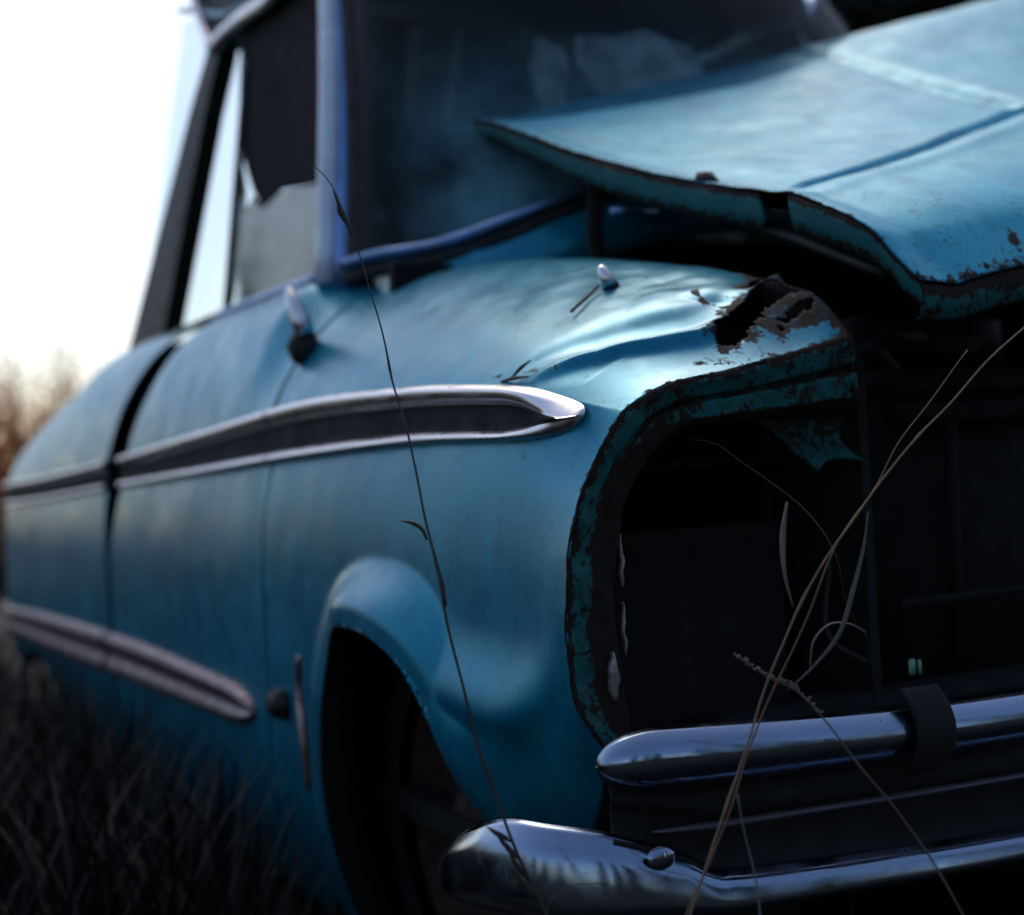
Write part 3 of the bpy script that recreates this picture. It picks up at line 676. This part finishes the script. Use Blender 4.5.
# ---- interior
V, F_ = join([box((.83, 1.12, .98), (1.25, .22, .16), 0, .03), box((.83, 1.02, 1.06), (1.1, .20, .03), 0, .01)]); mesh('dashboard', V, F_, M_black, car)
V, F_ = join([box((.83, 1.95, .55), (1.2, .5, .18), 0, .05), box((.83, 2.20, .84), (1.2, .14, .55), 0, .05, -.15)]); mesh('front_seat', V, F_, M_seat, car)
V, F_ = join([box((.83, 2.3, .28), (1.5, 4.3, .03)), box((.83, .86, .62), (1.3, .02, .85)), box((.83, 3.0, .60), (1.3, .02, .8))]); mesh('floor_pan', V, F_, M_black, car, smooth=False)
cc = np.array([1.18, 1.38, 1.12]); ring = [cc+np.array([.2*math.cos(a), .07*math.sin(a), .19*math.sin(a)]) for a in np.linspace(0, 2*math.pi, 33)]
V, F_ = join([tube(ring, .011, 8), tube([cc+(-.19, 0, 0), cc+(.19, 0, 0)], .008, 6), tube([cc, cc+(0, -.25, -.18)], .018, 8)]); mesh('steering_wheel', V, F_, M_black, car)
def crumple(name, c, sx, sz, seed):
    V = []
    for i in range(26):
        for j in range(18):
            a = 2*math.pi*i/25; r = j/17*(1+.35*noise.noise(Vector((math.cos(a)*1.6, math.sin(a)*1.6, seed))))
            x = r*math.cos(a)*sx/2; z = r*math.sin(a)*sz/2
            V.append((c[0]+x, c[1]+.03*noise.noise(Vector((x*22+seed, z*22, 0))), c[2]+z))
    mesh(name, V, gridfaces(26, 18), M_cover, car, thick=.01)
c = at(640, 66, d=2.75); crumple('pale_patch', c, .30, .13, 3); c = at(550, 76, d=2.75); crumple('pale_patch', c, .09, .14, 8)  # crumpled pale sheets made up to fill pale patches behind the windscreen

# ---- engine bay
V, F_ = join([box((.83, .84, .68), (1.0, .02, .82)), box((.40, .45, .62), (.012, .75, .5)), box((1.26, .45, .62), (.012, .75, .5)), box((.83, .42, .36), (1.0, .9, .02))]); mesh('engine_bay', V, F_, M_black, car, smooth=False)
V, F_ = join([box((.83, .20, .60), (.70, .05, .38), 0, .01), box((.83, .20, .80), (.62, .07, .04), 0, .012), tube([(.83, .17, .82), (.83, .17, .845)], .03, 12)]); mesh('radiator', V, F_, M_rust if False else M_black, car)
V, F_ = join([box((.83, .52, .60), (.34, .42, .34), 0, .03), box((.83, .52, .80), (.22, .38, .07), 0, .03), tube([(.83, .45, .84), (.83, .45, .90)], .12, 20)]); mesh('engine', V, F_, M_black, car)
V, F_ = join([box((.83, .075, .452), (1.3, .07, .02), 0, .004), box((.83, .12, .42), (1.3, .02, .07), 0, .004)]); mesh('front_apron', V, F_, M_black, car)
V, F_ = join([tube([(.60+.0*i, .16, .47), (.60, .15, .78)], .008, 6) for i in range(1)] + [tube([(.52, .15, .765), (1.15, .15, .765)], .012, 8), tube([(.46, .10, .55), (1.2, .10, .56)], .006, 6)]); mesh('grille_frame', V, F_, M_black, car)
# faint rusty fittings behind the headlight opening
V, F_ = tube(spline([(.38, .12, .60), (.36, .10, .52), (.40, .08, .49)], 10), .003, 6); mesh('headlight_wire', V, F_, M_strawdark, car)

for k, (px, py, d, w_, h_, a) in enumerate(((905, 338, 1.75, .10, .012, .3), (958, 345, 1.72, .06, .02, -.2), (935, 430, 1.8, .02, .12, 0), (868, 560, 1.6, .014, .16, 0), (800, 640, 1.7, .10, .01, .1), (700, 610, 1.75, .02, .09, .2))):
    c = at(px, py, d=d); V, F_ = box(tuple(c), (w_, .012, h_), a, .003); mesh('rusty_bracket', V, F_, M_rust, car)
for k, (a0, a1) in enumerate((((870, 345, 1.7), (1010, 420, 1.9)), ((740, 520, 1.75), (860, 690, 1.7)))):
    p0, p1 = at(a0[0], a0[1], d=a0[2]), at(a1[0], a1[1], d=a1[2]); V, F_ = tube(spline([p0, (p0+p1)/2+(0, 0, -.05), p1], 14), .010, 8); mesh('coolant_hose', V, F_, M_rubber, car)
# ---- bumper
BP = spline([(-.085, .16), (-.100, .06), (-.098, .0), (-.082, -.045), (-.048, -.080), (.02, -.102), (.15, -.120), (.45, -.142), (.83, -.150)], 400)
BP = np.vstack([BP, np.stack([WID-BP[:-1, 0], BP[:-1, 1]], -1)[::-1]]); nB = len(BP)
Tn = np.gradient(BP, axis=0); Tn /= np.linalg.norm(Tn, axis=1)[:, None]; Nn = np.stack([Tn[:, 1], -Tn[:, 0]], -1)      # outwards
if Nn[nB//2][1] > 0: Nn = -Nn
Ls = np.r_[0, np.cumsum(np.linalg.norm(np.diff(BP, axis=0), axis=1))]; Ls = np.minimum(Ls, Ls[-1]-Ls)
Sq = np.minimum(BP[:, 0], WID-BP[:, 0])
bumper = mesh('bumper', *box((.83, -.05, .40), (1.3, .05, .05), 0, .005), M_black, car)
def sweep(name, ztop, zbot, outf, mat, i0, i1, parent, ks=np.linspace(0, 1, 17), capr=.0, **kw):
    rows = []
    for i in range(i0, i1):
        zt, zb = ztop(i), zbot(i); h = 1.
        e = min(Ls[i]-Ls[i0], Ls[min(i1, nB)-1]-Ls[i]) if Ls[i0] <= Ls[i] else 1
        e = min(i-i0, i1-1-i)
        if capr: 
            dd = min(abs(Ls[i]-Ls[i0]) if i < nB//2 else abs(Ls[i]-Ls[i1-1]), capr); h = max(1-(1-dd/capr)**2, 0)**.5
        zc = zb+(zt-zb)*.42; o = outf(ks, i)*h**.7
        z = zc+((zb+(zt-zb)*ks)-zc)*h
        rows.append(np.stack([BP[i, 0]+Nn[i, 0]*o, BP[i, 1]+Nn[i, 1]*o, z], -1))
    P = np.array(rows); X = P.reshape(-1, 3); X[:, 1] += .0012*nz(X, 11., 1.)
    return mesh(name, X, gridfaces(i1-i0, len(ks)), mat, parent, thick=.002, **kw)
ia = [i for i in range(400) if BP[i, 1] < -.06 and Sq[i] > -.046][0]
bow = lambda ks, a, b: a*np.sin(np.pi*(.06+.88*ks))**.75 + b
up_out = lambda ks, i: bow(ks, .030, -.004) + .010*ks
sweep('upper_chrome_bar', lambda i: .500 - .010*sstep(Sq[i], -.05, .3), lambda i: .444 - .003*sstep(Sq[i], 0, .4), up_out, M_chrome, ia, nB-ia, bumper, capr=.05)
lo_top = lambda i: float(key(Sq[i], [-.14, -.10, -.055, -.02, .02, .06, .15, .45, .83], [.418, .418, .414, .404, .388, .370, .366, .360, .357])) - .045*float(sstep(BP[i, 1], -.03, .16))
lo_bot = lambda i: float(key(Sq[i], [-.14, -.07, .1, .45, .83], [.328, .332, .330, .328, .326])) - .02*float(sstep(BP[i, 1], -.03, .16))
lo_out = lambda ks, i: key(ks, [0, .1, .3, .7, 1], [-.012, .006, .016, .012, -.004])
sweep('lower_chrome_bar', lo_top, lo_bot, lo_out, M_chrome, 2, nB-2, bumper, capr=.07)
ch_out = lambda ks, i: key(ks, [0, .15, .45, .6, .85, 1], [.004, -.012, -.016, -.004, -.012, -.004])
sweep('bumper_channel', lambda i: .458, lambda i: lo_top(i)-.006, ch_out, M_black, ia+4, nB-ia-4, bumper)
# thin worn ridge inside the channel
sweep('channel_ridge', lambda i: .413, lambda i: .406, lambda ks, i: .004+.005*np.sin(np.pi*ks), chrome_mat('dull_ridge', (.10, .10, .12), .4, .5), ia+16, nB-ia-16, bumper, ks=np.linspace(0, 1, 6), capr=.05)
# bolt
c = at(657, 858, t=-.105); V = []; 
for i in range(6):
    for k in range(20):
        r = .0125*math.cos(i/5*math.pi/2); a = 2*math.pi*k/20; V.append((c[0]+1.15*r*math.cos(a)+.003, c[1]-.006*math.sin(i/5*math.pi/2)-.002, c[2]+.85*r*math.sin(a)))
mesh('bumper_bolt', V, gridfaces(6, 20, True), M_chrome, bumper)
# overrider clamp on the upper bar
rows = []; g0 = [i for i in range(400) if Sq[i] > .235][0]
for i in range(12):
    q = i/11
    ks = np.linspace(0, 1, 14); o = .036*np.sin(np.pi*(.05+.9*ks))**.6+.004
    rows.append(np.stack([BP[g0, 0]+q*.043+Nn[g0, 0]*o, BP[g0, 1]+Nn[g0, 1]*o, .432+.075*ks], -1))
mesh('bumper_clamp', np.array(rows), gridfaces(12, 14), M_black, bumper, thick=.004)

# ---- wheels
def wheel(s, t, mir):
    V = []; prof = [(.0, .205), (.0, .26), (.015, .290), (.04, .302), (.12, .302), (.145, .290), (.16, .26), (.16, .205)]
    for k in range(48):
        a = 2*math.pi*k/48
        for (x, r) in prof: V.append((s+x, t+r*math.cos(a), GZ+.28+r*math.sin(a)))
    F_ = gridfaces(48, 8); F_ += [(47*8+j, 47*8+j+1, j+1, j) for j in range(7)]
    if mir: V = mirror(V); 
    wh = mesh('wheel', V, F_, M_rubber, car)
    V = []; prof = [(.02, .205), (.03, .19), (.05, .17), (.045, .10), (.02, .06), (.0, .03), (.0, .001)]
    for k in range(36):
        a = 2*math.pi*k/36
        for (x, r) in prof: V.append((s+x, t+r*math.cos(a), GZ+.28+r*math.sin(a)))
    if mir: V = mirror(V)
    mesh('rim', V, gridfaces(36, 7)+[(35*7+j, 35*7+j+1, j+1, j) for j in range(6)], M_rust, wh)
wheel(.09, .505, 0); wheel(.09, .505, 1); wheel(.10, 3.4, 0); wheel(.10, 3.4, 1)

# ------------------------------------------------------------------ loose bits on the car
c = at(912, 667, s=.36)
g = mesh('glass_shard', *join([box(tuple(c), (.009, .004, .016), .3, .001), box(tuple(c+np.array([.010, .0, -.001])), (.003, .004, .015), .3, .0008)]), glass_mat('green_glass', (.5, .95, .75), .6, (.35, .75, .58)), None)
tag(g, 'tiny pale green glass shard standing behind the upper chrome bumper bar', 'glass shard')

rb_ = body(np.array([.165]), np.array([.515]))[0]; tw_ = thing('seed_twig', 'small dark seed twig caught on the fender above the front tip of the belt trim', 'twig', tuple(rb_))
V, F_ = tube(spline([rb_+(-.002, .03, .001), rb_+(-.003, 0, .002), rb_+(-.004, -.035, .001)], 10), [.0012, .0022, .0008], 6); mesh('stem', V, F_, M_strawdark, tw_)
V, F_ = tube(spline([rb_+(-.003, .005, .002), rb_+(.004, -.004, .012), rb_+(.010, -.016, .019)], 10), [.0008, .0020, .0006], 6); mesh('spikelet', V, F_, M_strawdark, tw_)

# ------------------------------------------------------------------ dry grass stems, each growing from the ground
def stemmesh(pts, r, n=44, flat=1., jit=.0):
    P = spline(pts, n); P = P + jit*np.array([[noise.noise(Vector((i*.35, k, 0))) for k in range(3)] for i in range(n)])
    rr = np.interp(np.linspace(0, 1, n), np.linspace(0, 1, len(r)), r)
    if n >= 40:          # knots and slight kinks
        u = np.linspace(0, 1, n)
        for k in (.3, .47, .63, .8): rr = rr*(1+.55*np.exp(-((u-k)/.008)**2))
        P = P + .0022*np.array([[noise.noise(Vector((i*.22, k*5., P[0][0]*9))) for k in range(3)] for i in range(n)])
    return tube(P, list(rr), 6, flat)
def ground_pt(p, dx=0, dy=0): return np.array([p[0]+dx, p[1]+dy, GZ-.02])
def ears(pts, n, ln, rr, side=1):
    """little drooping spikelets along the last part of a stem"""
    out = []; P = spline(pts, n)
    for i, p in enumerate(P):
        d = np.array([random.uniform(-1, 1)*.6, random.uniform(-.5, .5), random.uniform(.2, 1.)]); d /= np.linalg.norm(d); L_ = ln*random.uniform(.6, 1.2)
        out.append(tube([p, p+d*L_*.5+(0, 0, .0), p+d*L_*.9+(0, 0, -.002)], [rr*.3, rr, rr*.2], 5))
    return out
def D_(px, py, d): return at(px, py, d=d+.10*min(max((1.2-d)/.2, 0), 1) if d < 1.2 else d)
# 1: the tall dark stem on the left
P1 = [D_(545, 912, 1.02), D_(530, 880, 1.03), D_(510, 835, 1.05), D_(483, 760, 1.08), D_(455, 655, 1.12), D_(434, 556, 1.16), D_(412, 455, 1.20), D_(392, 375, 1.24), D_(372, 300, 1.27), D_(353, 238, 1.30), D_(340, 203, 1.31), D_(328, 180, 1.32), D_(316, 168, 1.32)]
g0 = ground_pt(P1[0], .05, -.02)
s1 = thing('grass_stem', 'tall thin dark grass stem arching up in front of the fender and door glass', 'grass stem', tuple(g0), 'dry grass stems in front of the car')
mesh('stem', *stemmesh([g0, (g0+P1[0])/2+(.0, 0, .02)]+P1, [.0018, .0016, .0014, .0012, .0009, .0005], 90), M_strawdark, s1)
V, F_ = join([stemmesh([D_(427, 540, 1.165), D_(421, 528, 1.165), D_(412, 523, 1.165), D_(401, 521, 1.165)], [.0010, .0016, .0018, .0004], 12), stemmesh([D_(446, 606, 1.135), D_(443, 588, 1.14), D_(437, 566, 1.15), D_(432, 545, 1.16)], [.0012, .0030, .0024, .0008], 12, .5)])
mesh('leaf', V, F_, M_strawdark, s1)
SP = ([stemmesh([D_(a[0], a[1], 1.04), D_((a[0]+b_[0])/2-2, (a[1]+b_[1])/2, 1.035), D_(b_[0], b_[1], 1.03)], [.0009, .0022, .0004], 8) for a, b_ in
    (((538, 900), (512, 868)), ((530, 882), (508, 850)), ((518, 856), (495, 832)), ((522, 862), (500, 838)), ((512, 842), (486, 826)), ((535, 893), (514, 880)), ((508, 838), (490, 828)), ((345, 222), (338, 200)))] + [stemmesh([D_(352, 236, 1.30), D_(342, 212, 1.305), D_(333, 190, 1.31)], [.0008, .0026, .0006], 10)])
for v_, f_ in SP: mesh('spikelet', v_, f_, M_strawdark, s1)
# 2 and 3: the two crossing stems on the right
P2 = [D_(690, 914, 1.00), D_(712, 850, 1.02), D_(740, 765, 1.05), D_(765, 690, 1.08), D_(800, 605, 1.11), D_(835, 545, 1.13), D_(872, 495, 1.15), D_(915, 440, 1.17), D_(965, 385, 1.19), D_(1030, 322, 1.22), D_(1080, 285, 1.24)]
g0 = ground_pt(P2[0], -.04, -.02); s2 = thing('grass_stem', 'long straw-coloured stem running from the bumper up to the right under the hood lip', 'grass stem', tuple(g0), 'dry grass stems in front of the car')
mesh('stem', *stemmesh([g0, (g0+P2[0])/2+(-.01, 0, .02)]+P2, [.0014, .0012, .0010, .0008, .0007], 80), M_straw, s2)
P3 = [D_(686, 914, 1.03), D_(706, 870, 1.04), D_(733, 800, 1.06), D_(762, 715, 1.10), D_(795, 645, 1.12), D_(823, 578, 1.14), D_(843, 535, 1.16), D_(868, 496, 1.18), D_(898, 445, 1.20), D_(930, 400, 1.22), D_(966, 350, 1.24)]
g0 = ground_pt(P3[0], -.03, .02); s3 = thing('grass_stem', 'shorter reddish stem crossing behind the long straw stem in the headlight opening', 'grass stem', tuple(g0), 'dry grass stems in front of the car')
mesh('stem', *stemmesh([g0, (g0+P3[0])/2+(-.01, 0, .02)]+P3, [.0012, .0010, .0009, .0007, .0005], 80), grass_mat('reddish_straw', (.12, .06, .04), (.2, .11, .07)), s3)
# ribbon leaves on stem 3
V, F_ = join([stemmesh([D_(868, 512, 1.18), D_(864, 545, 1.18), D_(853, 590, 1.17), D_(838, 636, 1.16), D_(812, 668, 1.15), D_(788, 690, 1.13)], [.0006, .0018, .0026, .0024, .0014, .0007], 24, .35),
  stemmesh([D_(793, 607, 1.13), D_(785, 575, 1.13), D_(783, 535, 1.14), D_(787, 502, 1.14)], [.0006, .0018, .0030, .0010], 20, .35),
  stemmesh([D_(810, 668, 1.15), D_(814, 640, 1.155), D_(830, 624, 1.16), D_(850, 624, 1.17), D_(866, 632, 1.18)], [.0006, .0011, .0012, .0007], 20, .4)])
mesh('leaf', V, F_, M_leafdry, s3)
# 4: drooping seed head that crosses the bumper
P4 = [D_(975, 935, 1.00), D_(950, 892, 1.01), D_(918, 838, 1.03), D_(880, 792, 1.05), D_(846, 748, 1.07), D_(820, 715, 1.09), D_(795, 690, 1.10), D_(765, 675, 1.11), D_(735, 656, 1.12)]
g0 = ground_pt(P4[0], .05, 0); s4 = thing('grass_stem', 'leaning stem with a pale fuzzy seed head that crosses in front of the chrome bars', 'grass stem', tuple(g0), 'dry grass stems in front of the car')
mesh('stem', *stemmesh([g0, (g0+P4[0])/2+(.01, 0, .03)]+P4, [.0014, .0012, .0010, .0008, .0007], 70), grass_mat('brown_straw', (.07, .04, .03), (.13, .08, .05)), s4)
V, F_ = join(ears([P4[-1], P4[-2], P4[-3], P4[-4]], 70, .0065, .0009)); mesh('seed_head', V, F_, M_leafdry, s4)
# 5: short upright stem at the foot
P5 = [D_(762, 925, 1.00), D_(756, 880, 1.01), D_(747, 840, 1.02), D_(737, 795, 1.03)]; g0 = ground_pt(P5[0], .01, 0)
s5 = thing('grass_stem', 'short upright grey stem in front of the lower chrome bar', 'grass stem', tuple(g0), 'dry grass stems in front of the car'); mesh('stem', *stemmesh([g0]+P5, [.0018, .0015, .0010, .0005], 40), M_leafdry, s5)
# 6: arching stem inside the headlight opening
P6 = [D_(690, 440, 1.35), D_(712, 442, 1.34), D_(742, 462, 1.33), D_(775, 486, 1.31), D_(805, 510, 1.29), D_(832, 548, 1.26), D_(846, 600, 1.30), D_(866, 640, 1.40), D_(874, 690, 1.48), D_(868, 800, 1.55), D_(850, 925, 1.55)][::-1]; g0 = ground_pt(P6[0], -.02, 0)
s6 = thing('grass_stem', 'bent stem arching inside the dark headlight opening', 'grass stem', tuple(g0), 'dry grass stems in front of the car'); mesh('stem', *stemmesh([g0]+P6, [.0010, .0008, .0006, .0007, .0006, .0004], 70), grass_mat('dim_brown_straw', (.035, .02, .014), (.07, .04, .028)), s6)
# 7: small curl by the bumper end
P7 = [D_(545, 930, 1.0), D_(551, 900, 1.01), D_(566, 888, 1.02), D_(590, 884, 1.03), D_(610, 885, 1.04)]; g0 = ground_pt(P7[0], .01, 0)
s7 = thing('grass_stem', 'low curled dark stem against the rounded bumper end', 'grass stem', tuple(g0), 'dry grass stems in front of the car'); mesh('stem', *stemmesh([g0]+P7, [.0016, .0013, .0010, .0004], 40), M_strawdark, s7)

# ------------------------------------------------------------------ grass round the car (uncountable)
def blades(name, n, region, hmin, hmax, mat, wid=.004):
    V, F_ = [], []
    for _ in range(n):
        x, y = region(); h = random.uniform(hmin, hmax); a = random.uniform(0, 2*math.pi); ln = random.uniform(.1, .5)*h; w_ = wid*random.uniform(.6, 1.4)
        dx, dy = math.cos(a), math.sin(a); px_, py_ = -dy*w_, dx*w_; k = len(V)
        for q, ww in ((0, 1), (.4, .9), (.75, .6), (1, .05)):
            cx_, cy_, cz = x+dx*ln*q*q, y+dy*ln*q*q, GZ-.03+h*q*(1-.15*q)
            V += [(cx_-px_*ww, cy_-py_*ww, cz), (cx_+px_*ww, cy_+py_*ww, cz)]
        for j in range(3): F_.append((k+2*j, k+2*j+1, k+2*j+3, k+2*j+2))
    o = mesh(name, V, F_, mat, None, smooth=False); o['kind'] = 'stuff'; return o
def reg_side():
    y = .75 + 6.*random.random()**1.3; return -.06 - 1.6*random.random()**1.3, y
blades('tall_grass', 9000, reg_side, .16, .46, M_grass)
def reg_field():
    while True:
        r = 1.2+28*random.random()**1.5; a = random.uniform(0, 2*math.pi); x, y = r*math.cos(a), 1.5+r*math.sin(a)
        if not (-.15 < x < 1.8 and -.3 < y < 4.2) and math.hypot(x-CAM[0], y-CAM[1]) > .9: return x, y
def reg_weed(): return random.uniform(-1.9, -.75), random.uniform(.2, 1.35)
blades('shade_weeds', 3800, reg_weed, .35, .62, M_grass, .006)  # weeds added out of view to shade the lower body side
blades('meadow_grass', 16000, reg_field, .12, .38, M_grass, .007)

# ------------------------------------------------------------------ autumn bushes beyond the car
def bush(x, y, h, wd, label, nleaf=900, seed=1, mat=M_bush):
    random.seed(seed); b0 = thing('autumn_bush', label, 'bush', (x, y, GZ), 'bushes beyond the tail of the car')
    tw = []; lv = []; lf = []
    for k in range(46):
        a = random.uniform(0, 2*math.pi); r = wd*random.uniform(.1, 1)**.7; hh = h*(1-.45*(r/wd)**2)*random.uniform(.6, 1.15)
        p0 = np.array([x+.1*math.cos(a), y+.1*math.sin(a), GZ]); p2 = np.array([x+r*math.cos(a), y+r*math.sin(a), GZ+hh]); p1 = (p0+p2)/2+np.array([0, 0, .15*hh])
        L_ = spline([p0, p1, p2], 8); tw.append(tube(L_, [.014, .008, .003], 5))
        for q in range(nleaf//46):
            u = random.uniform(.25, .97)**.6; p = L_[min(int(u*7), 7)] + np.random.normal(0, .10, 3); sz = random.uniform(.02, .045); v1 = np.random.normal(0, 1, 3); v1 /= np.linalg.norm(v1); v2 = np.cross(v1, np.random.normal(0, 1, 3)); v2 /= np.linalg.norm(v2)
            n0 = len(lv); lv += [p-v1*sz, p+v2*sz*.6, p+v1*sz, p-v2*sz*.6]; lf.append((n0, n0+1, n0+2, n0+3))
    V, F_ = join(tw); mesh('twigs', V, F_, M_twig, b0); mesh('foliage', lv, lf, mat, b0, smooth=False)
for k, (px, dd, h, wd, lab) in enumerate(((0, 11.0, 2.05, .62, 'tall orange-brown bush at the left edge of the photo, beyond the tail of the car'), (48, 12.5, 2.35, .50, 'rusty bush with bare twig tips, second from the left edge, beyond the car'), (84, 14.5, 2.1, .6, 'low orange bush just beside the sloping rear of the car'), (-55, 11.5, 2.3, .8, 'large orange bush outside the left edge of the photo'))):
    p = at(px, 480, d=dd); bush(p[0], p[1], h, wd, lab, 1700, 20+k)

# ------------------------------------------------------------------ dark conifers: unseen ones added to darken the car, and the wood beyond
random.seed(11); np.random.seed(11)
def conifer(name_loc, h, first=None, label=''):
    x, y = name_loc
    root = thing('pine_tree', label, 'tree', (x, y, GZ), 'unseen shading pines behind the photographer')
    if first:
        root.rotation_euler[2] = random.uniform(0, 6.28); root.scale = (h/11,)*3
        for ch in first.children: c = ch.copy(); sc.collection.objects.link(c); c.parent = root
        return root
    V, F_ = tube([(x, y, GZ-.1), (x+.05, y, GZ+h*.5), (x, y+.05, GZ+h)], [.2, .14, .02], 8); mesh('trunk', V, F_, M_bark, root)
    lv, lf = [], []
    for k in range(5200):
        q = random.random()**1.25; z = GZ + .3 + q*(h-.3); R_ = (1-q)**.8*2.3*(.75+.25*math.sin(z*7)); a = random.uniform(0, 2*math.pi); r = R_*random.random()**.5
        p = np.array([x+r*math.cos(a), y+r*math.sin(a), z-.25*r]); sz = random.uniform(.12, .3); v1 = np.array([math.cos(a), math.sin(a), -.35])+np.random.normal(0, .3, 3); v1 /= np.linalg.norm(v1); v2 = np.cross(v1, np.random.normal(0, 1, 3)); v2 /= np.linalg.norm(v2)
        n0 = len(lv); lv += [p-v1*sz, p+v2*sz*.4, p+v1*sz, p-v2*sz*.4]; lf.append((n0, n0+1, n0+2, n0+3))
    mesh('crown', lv, lf, M_needle, root, smooth=False); return root
spots = [(-4.5, -17.), (-.4, -18.5), (3.4, -17.), (7.2, -15.6), (-9.0, -15.4), (11.8, -12.8), (-1.8, -22.), (5.4, -21.), (15., -9.)]  # trees added out of view to block sky light on the car's front
first = None
for k, (x, y) in enumerate(spots):
    r = conifer((x, y), 11 if not first else random.uniform(9.5, 12.5), first, 'unseen dark pine tree added behind the photographer to block light from the car front')
    if first is None: first = r
back = [(8.9, 20.2), (9.9, 18.9), (9.9, 20.2), (10.9, 23.6), (16.2, 13.6), (17.6, 15.2), (18.4, 13.), (14.8, 17.2), (20.4, 17.2), (19.2, 20.), (21.4, 22.), (10.6, 20.5), (12.6, 22.), (14.2, 19.5), (16.0, 20.5), (17.4, 17.5), (19.4, 18.), (20.6, 15.5), (22., 12.), (13.8, 25.), (16., 24.), (19., 22.), (23., 9.), (12.0, 26.), (18., 25.), (21.5, 19.), (23., 15.), (15.2, 22.5), (24., 6.)]
for k, (x, y) in enumerate(back):
    r = conifer((x, y), random.uniform(12.5, 15), first, 'dark pine tree in the wood beyond the car, behind its windscreen and hood')
    r['group'] = 'pines beyond the car'
side = [(-4.2, 17.), (-6.0, 15.5), (-8.0, 16.5), (-8.6, 13.), (-10.6, 13.5), (-10.8, 10.), (-12.6, 8.5), (-12.2, 5.5), (-13.8, 3.), (-13., 0.), (-14.4, -3.), (-13., -6.), (-6.6, 19.5), (-11., 16.)]  # trees added out of view to darken what the car's side reflects
for k, (x, y) in enumerate(side):
    r = conifer((x, y), random.uniform(4.2, 5.6), first, 'unseen dark pine tree added off to the side of the car to darken its paint reflections')
    r['group'] = 'added shading pines beside the car'
